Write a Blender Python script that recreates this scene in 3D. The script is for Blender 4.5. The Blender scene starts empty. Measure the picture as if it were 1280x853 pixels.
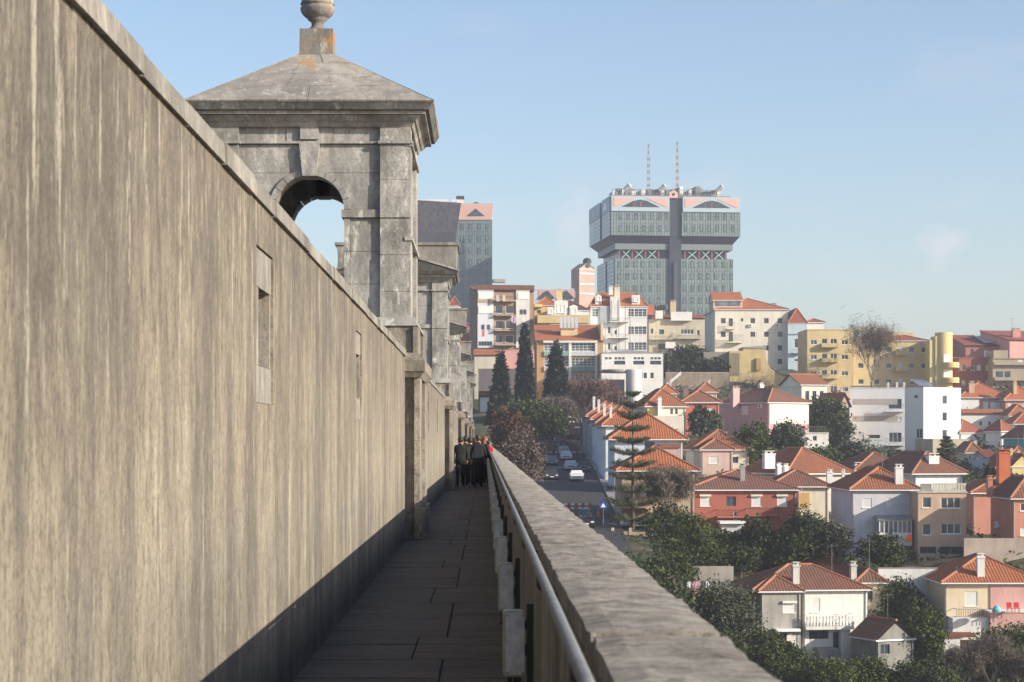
import bpy, math, random
import numpy as np
from mathutils import Vector, Matrix
R = math.radians
random.seed(7); np.random.seed(7)
scn = bpy.context.scene
COL = scn.collection
# ------------------------------------------------------------------ camera, sky, sun
F = 2500.0                       # focal length in photo pixels (1280 wide)
VX, VY = 606.0, 551.0            # where the walkway vanishes in the photo
cam = bpy.data.cameras.new('camera'); camo = bpy.data.objects.new('camera', cam); COL.objects.link(camo)
camo.location = (0, 0, 0); camo.rotation_euler = (R(90), 0, 0)
cam.sensor_width = 36; cam.lens = 36 * F / 1280
cam.shift_x = (640 - VX) / 1280; cam.shift_y = (VY - 426.5) / 1280
cam.clip_start = .1; cam.clip_end = 9000
cam.dof.use_dof = True; cam.dof.focus_distance = 70; cam.dof.aperture_fstop = 11
scn.camera = camo
SUN = Vector((1, -.50, .454)).normalized()
elev = math.asin(SUN.z); azim = math.atan2(SUN.x, SUN.y)
w = bpy.data.worlds.new('World'); scn.world = w; w.use_nodes = True
nt = w.node_tree; bg = nt.nodes['Background']; bg.inputs[1].default_value = .102
sky = nt.nodes.new('ShaderNodeTexSky'); sky.sky_type = 'NISHITA'; sky.sun_disc = False
sky.sun_elevation = elev; sky.sun_rotation = azim
sky.air_density = 1.0; sky.dust_density = 1.1; sky.ozone_density = 2.0; sky.altitude = 80
# thin wisps of cloud, part of the sky itself
tc = nt.nodes.new('ShaderNodeTexCoord'); mp = nt.nodes.new('ShaderNodeMapping'); mp.inputs['Scale'].default_value = (3.0, 3.0, 9)
nz = nt.nodes.new('ShaderNodeTexNoise'); nz.inputs['Scale'].default_value = 2.6; nz.inputs['Detail'].default_value = 7; nz.inputs['Roughness'].default_value = .55
rp = nt.nodes.new('ShaderNodeValToRGB'); rp.color_ramp.elements[0].position = .58; rp.color_ramp.elements[1].position = .86
rp.color_ramp.elements[0].color = (0, 0, 0, 1); rp.color_ramp.elements[1].color = (.3, .3, .3, 1)
mx = nt.nodes.new('ShaderNodeMixRGB'); mx.inputs[2].default_value = (5.2, 4.7, 4.6, 1)
nt.links.new(tc.outputs['Generated'], mp.inputs[0]); nt.links.new(mp.outputs[0], nz.inputs[0]); nt.links.new(nz.outputs[0], rp.inputs[0])
nt.links.new(rp.outputs[0], mx.inputs[0]); nt.links.new(sky.outputs[0], mx.inputs[1])
last = mx.outputs[0]
for cd, size, amt in (((.2316, 1, .0984), .030, .34), ((.040, 1, .108), .045, .16), ((.19, 1, .085), .05, .10)):      # small faint clouds low in the sky
    L_ = Vector(cd).normalized(); sb = nt.nodes.new('ShaderNodeVectorMath'); sb.operation = 'SUBTRACT'; sb.inputs[1].default_value = L_; nt.links.new(tc.outputs['Generated'], sb.inputs[0])
    ml = nt.nodes.new('ShaderNodeVectorMath'); ml.operation = 'MULTIPLY'; ml.inputs[1].default_value = (1 / size, 1 / size, 1.7 / size); nt.links.new(sb.outputs[0], ml.inputs[0])
    n2 = nt.nodes.new('ShaderNodeTexNoise'); n2.inputs['Scale'].default_value = 34; n2.inputs['Detail'].default_value = 6; nt.links.new(tc.outputs['Generated'], n2.inputs[0])
    le = nt.nodes.new('ShaderNodeVectorMath'); le.operation = 'LENGTH'; nt.links.new(ml.outputs[0], le.inputs[0])
    a1 = nt.nodes.new('ShaderNodeMath'); a1.operation = 'MULTIPLY_ADD'; a1.inputs[1].default_value = 2.6; a1.inputs[2].default_value = -.9; nt.links.new(n2.outputs[0], a1.inputs[0])
    a2 = nt.nodes.new('ShaderNodeMath'); a2.operation = 'SUBTRACT'; a2.use_clamp = True; nt.links.new(a1.outputs[0], a2.inputs[0]); a4 = nt.nodes.new('ShaderNodeMath'); a4.operation = 'MULTIPLY'; a4.inputs[1].default_value = .75; nt.links.new(le.outputs['Value'], a4.inputs[0]); nt.links.new(a4.outputs[0], a2.inputs[1])
    a3 = nt.nodes.new('ShaderNodeMath'); a3.operation = 'MULTIPLY'; a3.inputs[1].default_value = amt * 1.8; nt.links.new(a2.outputs[0], a3.inputs[0])
    m3 = nt.nodes.new('ShaderNodeMixRGB'); m3.inputs[2].default_value = (6.4, 5.2, 5.2, 1); nt.links.new(a3.outputs[0], m3.inputs[0]); nt.links.new(last, m3.inputs[1]); last = m3.outputs[0]
tn = nt.nodes.new('ShaderNodeMixRGB'); tn.blend_type = 'MULTIPLY'; tn.inputs[0].default_value = 1; tn.inputs[2].default_value = (1.02, .985, .985, 1); nt.links.new(last, tn.inputs[1]); nt.links.new(tn.outputs[0], bg.inputs[0])
sl = bpy.data.lights.new('sun', 'SUN'); sl.energy = 3.9; sl.angle = R(.5); sl.color = (1, .9, .76)
so = bpy.data.objects.new('sun', sl); COL.objects.link(so); so.rotation_euler = SUN.to_track_quat('Z', 'Y').to_euler()
scn.view_settings.view_transform = 'Standard'; scn.view_settings.look = 'None'
scn.view_settings.exposure = 0.9; scn.view_settings.gamma = 1
scn.cycles.max_bounces = 6; scn.cycles.volume_bounces = 0

def P(px, py, D): return Vector(((px - VX) * D / F, D, (VY - py) * D / F))

# ------------------------------------------------------------------ materials
MC = {}
def newmat(name):
    m = bpy.data.materials.new(name); m.use_nodes = True
    return m, m.node_tree, m.node_tree.nodes['Principled BSDF']
def N(nt, t, **k):
    n = nt.nodes.new(t)
    for a, b in k.items():
        if a in ('blend_type', 'operation', 'data_type', 'attribute_name', 'wave_type', 'bands_direction', 'feature'): setattr(n, a, b)
        else: n.inputs[a].default_value = b
    return n
def ramp(nt, src, stops):
    stops = [(p_, float(c_) if isinstance(c_, int) else c_) for p_, c_ in stops]
    r = nt.nodes.new('ShaderNodeValToRGB'); e = r.color_ramp.elements
    e[0].position, e[0].color = stops[0][0], (*stops[0][1], 1) if not isinstance(stops[0][1], float) else (stops[0][1],) * 3 + (1,)
    e[1].position, e[1].color = stops[-1][0], (*stops[-1][1], 1) if not isinstance(stops[-1][1], float) else (stops[-1][1],) * 3 + (1,)
    for p, c in stops[1:-1]:
        x = e.new(p); x.color = (*c, 1) if not isinstance(c, float) else (c,) * 3 + (1,)
    nt.links.new(src, r.inputs[0]); return r.outputs[0]
def noise(nt, scale=1, detail=6, rough=.6, stretch=(1, 1, 1), off=(0, 0, 0), uv=False):
    g = nt.nodes.new('ShaderNodeNewGeometry'); src = g.outputs['Position']
    if uv: src = nt.nodes.new('ShaderNodeTexCoord').outputs['UV']
    m = N(nt, 'ShaderNodeMapping', Scale=stretch, Location=off)
    n = N(nt, 'ShaderNodeTexNoise', Scale=scale, Detail=detail, Roughness=rough)
    nt.links.new(src, m.inputs[0]); nt.links.new(m.outputs[0], n.inputs[0]); return n.outputs[0]
def mixc(nt, fac, a, b, mode='MIX'):
    m = N(nt, 'ShaderNodeMixRGB', blend_type=mode)
    for i, v in ((0, fac), (1, a), (2, b)):
        if isinstance(v, (int, float)): m.inputs[i].default_value = v
        elif isinstance(v, tuple): m.inputs[i].default_value = (*v, 1)
        else: nt.links.new(v, m.inputs[i])
    return m.outputs[0]
def bump(nt, bs, h, strength=.3, dist=.02):
    b = N(nt, 'ShaderNodeBump', Strength=strength, Distance=dist)
    nt.links.new(h, b.inputs['Height']); nt.links.new(b.outputs[0], bs.inputs['Normal'])
def sc(c, k): return tuple(min(.95, v * k) for v in c)

def wallm(c, dirt=.35):
    """painted render: big soft blotches, fine grain and faint vertical runs"""
    key = ('wall', c, dirt)
    if key in MC: return MC[key]
    m, nt, bs = newmat('painted_render'); MC[key] = m
    a = noise(nt, .35, 5, .6, off=(c[0] * 70, 3, 0)); b = noise(nt, 1.0, 6, .65, (1.6, 1.6, .22), (9, c[1] * 40, 4)); g = noise(nt, 9, 3, .6)
    col = mixc(nt, ramp(nt, a, [(.35, 1 - dirt), (.68, 1.0)]), sc(c, .55), c)
    col = mixc(nt, ramp(nt, b, [(.30, .45 * dirt * 2), (.52, 0.0)]), col, sc(c, .42))
    col = mixc(nt, ramp(nt, g, [(.3, .12), (.6, 0.0)]), col, sc(c, .6))
    nt.links.new(col, bs.inputs['Base Color']); bs.inputs['Roughness'].default_value = .9
    bump(nt, bs, g, .25, .02); return m
def tilem(c=(.40, .10, .045), age=.4):
    key = ('tile', c, age)
    if key in MC: return MC[key]
    m, nt, bs = newmat('clay_tiles'); MC[key] = m
    a = noise(nt, .5, 6, .7, off=(c[0] * 50, 0, 0)); b = noise(nt, 4.0, 3, .7); d = noise(nt, 1.2, 8, .7, off=(0, 40, 0))
    col = mixc(nt, ramp(nt, b, [(.35, 0.0), (.65, 1.0)]), sc(c, .72), sc(c, 1.18))
    col = mixc(nt, ramp(nt, a, [(.38, 0.0), (.7, age)]), col, (.13, .085, .06))
    col = mixc(nt, ramp(nt, d, [(.58, 0.0), (.72, age * .8)]), col, (.22, .17, .10))
    # courses across the slope
    uvn = nt.nodes.new('ShaderNodeTexCoord'); sep = nt.nodes.new('ShaderNodeSeparateXYZ'); nt.links.new(uvn.outputs['UV'], sep.inputs[0])
    fr = N(nt, 'ShaderNodeMath', operation='FRACT'); mu = N(nt, 'ShaderNodeMath', operation='MULTIPLY'); mu.inputs[1].default_value = 2.6
    nt.links.new(sep.outputs[1], mu.inputs[0]); nt.links.new(mu.outputs[0], fr.inputs[0])
    col = mixc(nt, ramp(nt, fr.outputs[0], [(0, .38), (.2, 0.0)]), col, (.06, .03, .02))
    nt.links.new(col, bs.inputs['Base Color']); bs.inputs['Roughness'].default_value = .85
    bump(nt, bs, b, .3, .03); return m
def plain(name, c, rough=.6, metal=0, var=.15, vs=3.0):
    key = (name, c, rough)
    if key in MC: return MC[key]
    m, nt, bs = newmat(name); MC[key] = m
    a = noise(nt, vs, 5, .6)
    nt.links.new(mixc(nt, ramp(nt, a, [(.3, var), (.65, 0.0)]), c, sc(c, .4)), bs.inputs['Base Color'])
    bs.inputs['Roughness'].default_value = rough; bs.inputs['Metallic'].default_value = metal; return m
def glassm(c=(.03, .04, .05), rough=.12):
    key = ('glass', c)
    if key in MC: return MC[key]
    m, nt, bs = newmat('window_glass'); MC[key] = m
    a = noise(nt, .6, 2, .5)
    nt.links.new(mixc(nt, ramp(nt, a, [(.4, 0.0), (.62, .7)]), c, sc(c, 2.2)), bs.inputs['Base Color'])
    bs.inputs['Roughness'].default_value = rough; bs.inputs['Specular IOR Level'].default_value = .6; return m
def stonem(name, base, dark, light, seed=0, lichen=0, zl=None, streak=1.0, bs_=.5):
    """weathered limestone: grey body, dark crust, pale lime blotches, orange lichen"""
    key = (name,)
    if key in MC: return MC[key]
    m, nt, bs = newmat(name); MC[key] = m
    a = noise(nt, 1.1, 8, .68, (1, 1, .5), (seed, 0, 0)); b = noise(nt, 5.5, 8, .72, (1, 1, .45), (0, seed, 0)); c = noise(nt, 26, 5, .7)
    d = noise(nt, 3.2, 9, .75, (1.4, 1.4, .5 * streak), (seed, seed, 7))
    col = mixc(nt, ramp(nt, a, [(.34, 0.0), (.6, 1.0)]), dark, base)
    col = mixc(nt, ramp(nt, b, [(.38, .65), (.55, 0.0)]), col, dark)
    col = mixc(nt, ramp(nt, d, [(.56, 0.0), (.64, .75)]), col, light)
    col = mixc(nt, ramp(nt, c, [(.32, .5), (.5, 0.0)]), col, sc(dark, .6))
    if lichen:
        l = noise(nt, 2.6, 9, .78, (1, 1, 1), (13 + seed, 5, 2))
        f = ramp(nt, l, [(.63 - lichen * .1, 0.0), (.67 - lichen * .1, 1.0)])
        if zl:
            g = nt.nodes.new('ShaderNodeNewGeometry'); s = nt.nodes.new('ShaderNodeSeparateXYZ'); nt.links.new(g.outputs['Position'], s.inputs[0])
            mr = nt.nodes.new('ShaderNodeMapRange'); mr.inputs['From Min'].default_value = zl[0]; mr.inputs['From Max'].default_value = zl[1]
            nt.links.new(s.outputs[2], mr.inputs['Value'])
            f = mixc(nt, 1.0, f, mr.outputs[0], 'MULTIPLY')
        col = mixc(nt, f, col, (.42, .20, .045))
    nt.links.new(col, bs.inputs['Base Color']); bs.inputs['Roughness'].default_value = .92
    h = mixc(nt, .45, b, c); bump(nt, bs, h, bs_, .03); return m

WHITE = (.78, .76, .72); PVC = plain('white_paint', (.8, .8, .78), .45, 0, .1)
GLASS = glassm(); GLASS2 = glassm((.09, .11, .13)); METAL = plain('galvanised_metal', (.20, .215, .23), .65, .3, .5, 9)
DARKM = plain('dark_iron', (.03, .03, .035), .6); BLACK = plain('black_paint', (.02, .02, .022), .5)
SHUT = plain('roller_shutter', (.72, .72, .68), .6, 0, .2); CONC = plain('bare_concrete', (.33, .32, .29), .9, 0, .6, .8)
RIDGE = plain('ridge_clay', (.42, .18, .10), .85, 0, .5, 2.0)
TILE = tilem((.34, .115, .045), .55); TILE_OLD = tilem((.23, .088, .048), .9); TILE_NEW = tilem((.42, .13, .045), .35); TILE_RED = tilem((.30, .075, .045), .4)

# ------------------------------------------------------------------ mesh builder
class MB:
    def __init__(s): s.v = []; s.f = []; s.uv = []; s.m = []
    def face(s, pts, m=0, uv=None):
        n = len(s.v); s.v += [tuple(p) for p in pts]; s.f.append(tuple(range(n, n + len(pts)))); s.m.append(m); s.uv.append(uv)
    def box(s, x0, x1, y0, y1, z0, z1, m=0):
        n = len(s.v)
        s.v += [(x0, y0, z0), (x1, y0, z0), (x1, y1, z0), (x0, y1, z0), (x0, y0, z1), (x1, y0, z1), (x1, y1, z1), (x0, y1, z1)]
        for q in ((0, 3, 2, 1), (4, 5, 6, 7), (0, 1, 5, 4), (1, 2, 6, 5), (2, 3, 7, 6), (3, 0, 4, 7)):
            s.f.append(tuple(n + i for i in q)); s.m.append(m); s.uv.append(None)
        return s
    def frustum(s, a, b, za, zb, m=0):           # a,b = (x0,x1,y0,y1)
        n = len(s.v)
        for (x0, x1, y0, y1), z in ((a, za), (b, zb)): s.v += [(x0, y0, z), (x1, y0, z), (x1, y1, z), (x0, y1, z)]
        for q in ((0, 3, 2, 1), (4, 5, 6, 7), (0, 1, 5, 4), (1, 2, 6, 5), (2, 3, 7, 6), (3, 0, 4, 7)):
            s.f.append(tuple(n + i for i in q)); s.m.append(m); s.uv.append(None)
        return s
    def prism(s, poly, a, b, ax='y', m=0):      # polygon in the two other axes, extruded a..b
        def p(u, v, t): return (u, t, v) if ax == 'y' else ((t, u, v) if ax == 'x' else (u, v, t))
        k = len(poly); n = len(s.v)
        s.v += [p(u, v, a) for u, v in poly] + [p(u, v, b) for u, v in poly]
        s.f.append(tuple(range(n, n + k))); s.f.append(tuple(range(n + 2 * k - 1, n + k - 1, -1)))
        for i in range(k): j = (i + 1) % k; s.f.append((n + i, n + j, n + k + j, n + k + i))
        s.m += [m] * (k + 2); s.uv += [None] * (k + 2)
        return s
    def tube(s, p0, p1, r0, r1=None, n=6, m=0, cap=True):
        r1 = r0 if r1 is None else r1
        p0 = Vector(p0); p1 = Vector(p1); d = p1 - p0
        if d.length < 1e-6: return s
        d.normalize(); u = d.orthogonal().normalized(); w_ = d.cross(u); k = len(s.v)
        for p, r in ((p0, r0), (p1, r1)):
            for i in range(n):
                a = 2 * math.pi * i / n; s.v.append(tuple(p + u * math.cos(a) * r + w_ * math.sin(a) * r))
        for i in range(n):
            j = (i + 1) % n; s.f.append((k + i, k + j, k + n + j, k + n + i)); s.m.append(m); s.uv.append(None)
        if cap:
            s.f.append(tuple(k + i for i in range(n - 1, -1, -1))); s.f.append(tuple(k + n + i for i in range(n))); s.m += [m, m]; s.uv += [None, None]
        return s
    def lathe(s, prof, c=(0, 0, 0), n=20, m=0):
        k = len(s.v)
        for r, z in prof:
            for i in range(n):
                a = 2 * math.pi * i / n; s.v.append((c[0] + r * math.cos(a), c[1] + r * math.sin(a), c[2] + z))
        for q in range(len(prof) - 1):
            for i in range(n):
                j = (i + 1) % n; s.f.append((k + q * n + i, k + q * n + j, k + (q + 1) * n + j, k + (q + 1) * n + i)); s.m.append(m); s.uv.append(None)
        s.f.append(tuple(k + i for i in range(n - 1, -1, -1))); s.f.append(tuple(k + (len(prof) - 1) * n + i for i in range(n))); s.m += [m, m]; s.uv += [None, None]
        return s
    def mesh(s, name, mats, smooth=False):
        me = bpy.data.meshes.new(name); me.from_pydata(s.v, [], s.f)
        for q in (mats if isinstance(mats, (list, tuple)) else [mats]): me.materials.append(q)
        me.polygons.foreach_set('material_index', s.m)
        if smooth: me.polygons.foreach_set('use_smooth', [True] * len(s.f))
        if any(s.uv):
            uvl = me.uv_layers.new(name='UVMap'); i = 0
            for f, uv in zip(s.f, s.uv):
                for q in range(len(f)):
                    if uv: uvl.data[i].uv = uv[q]
                    i += 1
        me.update(); return me
    def build(s, name, mats, parent=None, smooth=False): return link(name, s.mesh(name, mats, smooth), parent)
def link(name, me, parent=None, loc=None, rot=None):
    o = bpy.data.objects.new(name, me); COL.objects.link(o)
    if parent: o.parent = parent
    if loc is not None: o.location = loc
    if rot is not None: o.rotation_euler = rot
    return o
def tag(o, label=None, cat=None, group=None, kind=None):
    if label: o['label'] = label
    if cat: o['category'] = cat
    if group: o['group'] = group
    if kind: o['kind'] = kind
    return o
def thing(name, label, cat, loc=(0, 0, 0), rz=0, group=None):
    o = bpy.data.objects.new(name, None); COL.objects.link(o); o.location = loc; o.rotation_euler = (0, 0, rz); o.empty_display_size = .3
    return tag(o, label, cat, group)
def copy_tree(o, parent=None, kids=None):
    if kids is None:
        kids = {}
        for q in COL.objects:
            if q.parent: kids.setdefault(q.parent.name, []).append(q)
    c = o.copy(); COL.objects.link(c); c.parent = parent
    for ch in kids.get(o.name, []): copy_tree(ch, c, kids)
    return c
def face_open(mb, o, u, inn, L, z0, z1, ops, rev=.2, m=0, gable=None):
    """a wall face from o along u (length L) with rectangular holes (t0,t1,za,zb) and their reveals"""
    o = Vector(o); u = Vector(u); inn = Vector(inn)
    ops = [q for q in ops if q[0] > .02 and q[1] < L - .02 and q[2] > z0 + .02 and q[3] < z1 - .02]
    ts = sorted({0, L, *[round(q[0], 4) for q in ops], *[round(q[1], 4) for q in ops]}); zs = sorted({z0, z1, *[round(q[2], 4) for q in ops], *[round(q[3], 4) for q in ops]})
    def p(t, z, d=0): return o + u * t + inn * d + Vector((0, 0, z))
    for a, b in zip(ts, ts[1:]):
        for c, d in zip(zs, zs[1:]):
            tm, zm = (a + b) / 2, (c + d) / 2
            if any(q[0] < tm < q[1] and q[2] < zm < q[3] for q in ops): continue
            mb.face([p(a, c), p(b, c), p(b, d), p(a, d)], m)
    for a, b, c, d in [q[:4] for q in ops]:
        mb.face([p(a, c), p(a, d), p(a, d, rev), p(a, c, rev)], m); mb.face([p(b, c), p(b, c, rev), p(b, d, rev), p(b, d)], m)
        mb.face([p(a, c), p(a, c, rev), p(b, c, rev), p(b, c)], m); mb.face([p(a, d), p(b, d), p(b, d, rev), p(a, d, rev)], m)
        mb.face([p(a, c, rev), p(a, d, rev), p(b, d, rev), p(b, c, rev)], m)

# ------------------------------------------------------------------ window kinds (meshes shared between alike windows)
WC = {}
def window(parent, kind, w_, h, loc, rz):
    w_ = round(w_, 1) or .1; h = round(h, 1) or .1; key = (kind, w_, h)
    if key not in WC:
        sub = []; fr = MB(); t = .07; fm = PVC
        x0, x1 = -w_ / 2, w_ / 2
        if kind in 'wghvV':
            for q in ((x0, x0 + t, 0, h), (x1 - t, x1, 0, h), (x0 + t, x1 - t, 0, t), (x0 + t, x1 - t, h - t, h)): fr.box(q[0], q[1], .08, .14, q[2], q[3])
            nb = max(1, round(w_ / .75)) if kind != 'g' else 1
            for i in range(1, nb): xx = x0 + w_ * i / nb; fr.box(xx - .035, xx + .035, .081, .139, t, h - t)
            if kind in 'vV':
                fr.box(x0 + t, x1 - t, .082, .138, h * .62, h * .62 + .06)
                fr.box(x0 + t, x1 - t, .082, .138, h * .3, h * .3 + .06)
            fr.box(x0 - .06, x1 + .06, -.07, .12, -.07, -.005)
            sub.append(('pane', MB().box(x0 + t, x1 - t, .11, .13, t, h - t), GLASS2 if kind in 'V' else GLASS))
        if kind in 'd':
            fm = METAL
            for q in ((x0, x0 + .05, 0, h), (x1 - .05, x1, 0, h), (-.025, .025, .05, h - .05), (x0 + .05, x1 - .05, 0, .05), (x0 + .05, x1 - .05, h - .05, h)): fr.box(q[0], q[1], .12, .16, q[2], q[3])
            sub.append(('pane', MB().box(x0 + .05, x1 - .05, .14, .15, .05, h - .05), GLASS))
        if kind in 'sSh':
            if kind != 'h':
                fr.box(x0 - .06, x1 + .06, -.07, .12, -.07, -.005)
                for q in ((x0, x0 + .06), (x1 - .06, x1)): fr.box(q[0], q[1], .03, .14, 0, h)
            b = MB(); z0 = 0 if kind != 'h' else h * .45; k = max(3, int((h - z0) / .18))
            for i in range(k):
                a = z0 + (h - z0) * i / k; c = z0 + (h - z0) * (i + 1) / k - .015; b.box(x0 + .06, x1 - .06, .05, .075, a, c)
            sub.append(('shutter', b, SHUT))
            if kind == 'S': sub.append(('shutter_box', MB().box(x0 - .1, x1 + .1, -.24, .1, h + .01, h + .22), SHUT))
        WC[key] = (fr.mesh('window', fm), [(n, b.mesh(n, m)) for n, b, m in sub])
    fme, subs = WC[key]
    o = link('window', fme, parent, loc, (0, 0, rz))
    for n, me in subs: link(n, me, o)
    return o

# ------------------------------------------------------------------ buildings
class Bld:
    """a building whose nearest front corner stands on the ray of (xc) at distance D; local x runs along the front, local y away"""
    def __init__(s, name, label, D, xl, xc, xr, ye, yb, yaw=0, depth=None, wall=WHITE, group=None, cat='house', dirt=.3, width=None):
        s.D = D; s.a = R(yaw); s.ca, s.sa = math.cos(s.a), math.sin(s.a); s.X = (xc - VX) * D / F; s.zb = (VY - yb) * D / F
        s.W = width or s.fx(xr); s.d = depth if depth else s.fy(xl)
        s.H = (VY - ye) * D / F - s.zb
        s.o = thing(name, label, cat, (s.X, D, s.zb), s.a, group); s.ops = {'F': [], 'L': []}; s.wall = wallm(wall, dirt); s.wc = wall
        s.wmb = MB(); s.top = s.H; s.down = 3.5; s.flat = False
    def fx(s, px): u = (px - VX) / F; return (s.D * u - s.X) / (s.ca - u * s.sa)
    def fy(s, px): u = (px - VX) / F; return (s.D * u - s.X) / (-s.sa - u * s.ca)
    def loc(s, px, py, yl=0):
        u = (px - VX) / F; x = (u * (s.D + yl * s.ca) - (s.X - yl * s.sa)) / (s.ca - u * s.sa)
        dd = s.D + yl * s.ca + x * s.sa; return x, yl, (VY - py) / F * dd - s.zb
    def lf(s, px, py, face):
        if face == 'F': x, _, z = s.loc(px, py, 0); return x, z
        t = s.fy(px); dd = s.D + t * s.ca; return t, (VY - py) / F * dd - s.zb
    def win(s, face, x0, y0, x1, y1, kind='w'):
        if face == 'L': x0, x1 = x1, x0
        ta, za = s.lf(x0, y1, face); tb, _ = s.lf(x1, y1, face); _, zb = s.lf((x0 + x1) / 2, y0, face); _, za = s.lf((x0 + x1) / 2, y1, face)
        w_ = max(.3, round(tb - ta, 1)); h = max(.3, round(zb - za, 1)); c = (ta + tb) / 2; za = round(za, 2)
        s.ops[face].append((c - w_ / 2, c + w_ / 2, za, za + h))
        if face == 'F': window(s.o, kind, w_, h, (c, 0, za), 0)
        else: window(s.o, kind, w_, h, (0, c, za), -math.pi / 2)
    def wins(s, face, xs, ys, w_, h, kind='w', skip=()):
        for j, y in enumerate(ys):
            for i, x in enumerate(xs):
                if (i, j) in skip: continue
                s.win(face, x - w_ / 2, y - h / 2, x + w_ / 2, y + h / 2, kind if isinstance(kind, str) and len(kind) == 1 else kind[(i * 7 + j * 3) % len(kind)])
    def part(s, name, mb, mat, parent=None): return mb.build(name, mat, parent or s.o)
    def roof(s, kind='hip', h=2.0, o=.45, mat=None, r=1.0, axis=None, ribs=None, box=None, z=None, cap=True, name='roof'):
        mat = mat or TILE; x0, x1, y0, y1 = box or (0, s.W, 0, s.d); z = s.H if z is None else z
        if ribs is None: ribs = s.D < 300
        ex0, ex1, ey0, ey1 = x0 - o, x1 + o, y0 - o, y1 + o; mb = MB(); W, d = ex1 - ex0, ey1 - ey0; mx_, my_ = (ex0 + ex1) / 2, (ey0 + ey1) / 2
        axis = axis or ('x' if W >= d else 'y'); z2 = z + h
        A, B, C, Dp = (ex0, ey0, z), (ex1, ey0, z), (ex1, ey1, z), (ex0, ey1, z); edges = []
        if kind == 'hip':
            if axis == 'x':
                k = min(W / 2 - .02, d / 2 * r); P0, P1 = (ex0 + k, my_, z2), (ex1 - k, my_, z2)
                faces = [(A, B, P1, P0), (B, C, P1), (C, Dp, P0, P1), (Dp, A, P0)]
            else:
                k = min(d / 2 - .02, W / 2 * r); P0, P1 = (mx_, ey0 + k, z2), (mx_, ey1 - k, z2)
                faces = [(A, B, P0), (B, C, P1, P0), (C, Dp, P1), (Dp, A, P0, P1)]
            edges = [(P0, P1), (A, P0), (B, P0 if axis == 'y' else P1), (C, P1), (Dp, P1 if axis == 'y' else P0)]
        elif kind == 'gable':
            if axis == 'x':
                P0, P1 = (ex0, my_, z2), (ex1, my_, z2); faces = [(A, B, P1, P0), (C, Dp, P0, P1)]
                for xx in (x0, x1): s.wmb.face([(xx, y0, z - .1), (xx, y1, z - .1), (xx, my_, z2 - .12)])
            else:
                P0, P1 = (mx_, ey0, z2), (mx_, ey1, z2); faces = [(B, C, P1, P0), (Dp, A, P0, P1)]
                for yy in (y0, y1): s.wmb.face([(x0, yy, z - .1), (x1, yy, z - .1), (mx_, yy, z2 - .12)])
            edges = [(P0, P1)]
        elif kind == 'shed':   # rises away from the camera
            C2, D2 = (ex1, ey1, z2), (ex0, ey1, z2); faces = [(A, B, C2, D2)]
            s.wmb.face([(x0, y0, z - .1), (x0, y1, z - .1), (x0, y1, z2 - .1)]); s.wmb.face([(x1, y0, z - .1), (x1, y1, z - .1), (x1, y1, z2 - .1)])
            s.wmb.face([(x0, y1, z - .1), (x1, y1, z - .1), (x1, y1, z2 - .12), (x0, y1, z2 - .12)])
        elif kind == 'flat':
            s.flat = True; p = .25; mbp = MB()
            mbp.box(ex0, ex1, ey0, ey0 + p, z - .1, z + .02); mbp.box(ex0, ex1, ey1 - p, ey1, z - .1, z + .02)
            mbp.box(ex0, ex0 + p, ey0 + p, ey1 - p, z - .1, z + .02); mbp.box(ex1 - p, ex1, ey0 + p, ey1 - p, z - .1, z + .02)
            s.part('coping', mbp, mat); s.part(name, MB().box(x0 + .1, x1 - .1, y0 + .1, y1 - .1, z - .6, z - .45), CONC); return
        rb = MB()
        for f in faces:
            a, b = Vector(f[0]), Vector(f[1]); e = (b - a).normalized(); n = e.cross(Vector(f[2]) - a).normalized(); up = n.cross(e)
            if up.z < 0: up = -up
            mb.face(f, 0, [((Vector(q) - a).dot(e), (Vector(q) - a).dot(up)) for q in f])
            mb.face([tuple(Vector(q) - Vector((0, 0, .14))) for q in reversed(f)], 0)
            if ribs:
                pts = [((Vector(q) - a).dot(e), (Vector(q) - a).dot(up)) for q in f]; L = max(q[0] for q in pts); t = min(q[0] for q in pts) + .12
                nn = n if n.z > 0 else -n
                while t < L:
                    vs = []
                    for (ua, va), (ub, vb) in zip(pts, pts[1:] + pts[:1]):
                        if (ua - t) * (ub - t) < 0: vs.append(va + (vb - va) * (t - ua) / (ub - ua))
                    if len(vs) == 2 and abs(vs[0] - vs[1]) > .2:
                        v0, v1 = sorted(vs); p0, p1 = a + e * t + up * v0, a + e * t + up * v1; q = nn * .045
                        pa = [p0 - e * .09 + nn * .004, p0 + q, p0 + e * .09 + nn * .004]; pb = [p1 - e * .09 + nn * .004, p1 + q, p1 + e * .09 + nn * .004]
                        uvs = [(0, v0), (0, v0), (0, v1), (0, v1)]
                        rb.face([pa[0], pa[1], pb[1], pb[0]], 0, uvs); rb.face([pa[1], pa[2], pb[2], pb[1]], 0, uvs)
                    t += .3
        fb = MB(); q = .02
        if kind != 'shed':
            for bx in ((ex0, ex1, ey0 + q, ey0 + .1), (ex0, ex1, ey1 - .1, ey1 - q), (ex0 + q, ex0 + .1, ey0 + .1, ey1 - .1), (ex1 - .1, ex1 - q, ey0 + .1, ey1 - .1)):
                fb.box(bx[0], bx[1], bx[2], bx[3], z - .16, z - .015)
            fb.box(x0 - .02, x1 + .02, y0 - .02, y1 + .02, z - .15, z - .09)
        ro = s.part(name, mb, mat)
        if fb.v: s.part('eave', fb, PVC, ro)
        if rb.v: tag(s.part('roof_tiles', rb, mat, ro), kind='stuff')
        if cap:
            cb = MB()
            for p0, p1 in edges: cb.tube(Vector(p0) + Vector((0, 0, .02)), Vector(p1) + Vector((0, 0, .02)), .13, n=6)
            if cb.v: s.part('ridge_tiles', cb, RIDGE, ro)
        return ro
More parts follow.
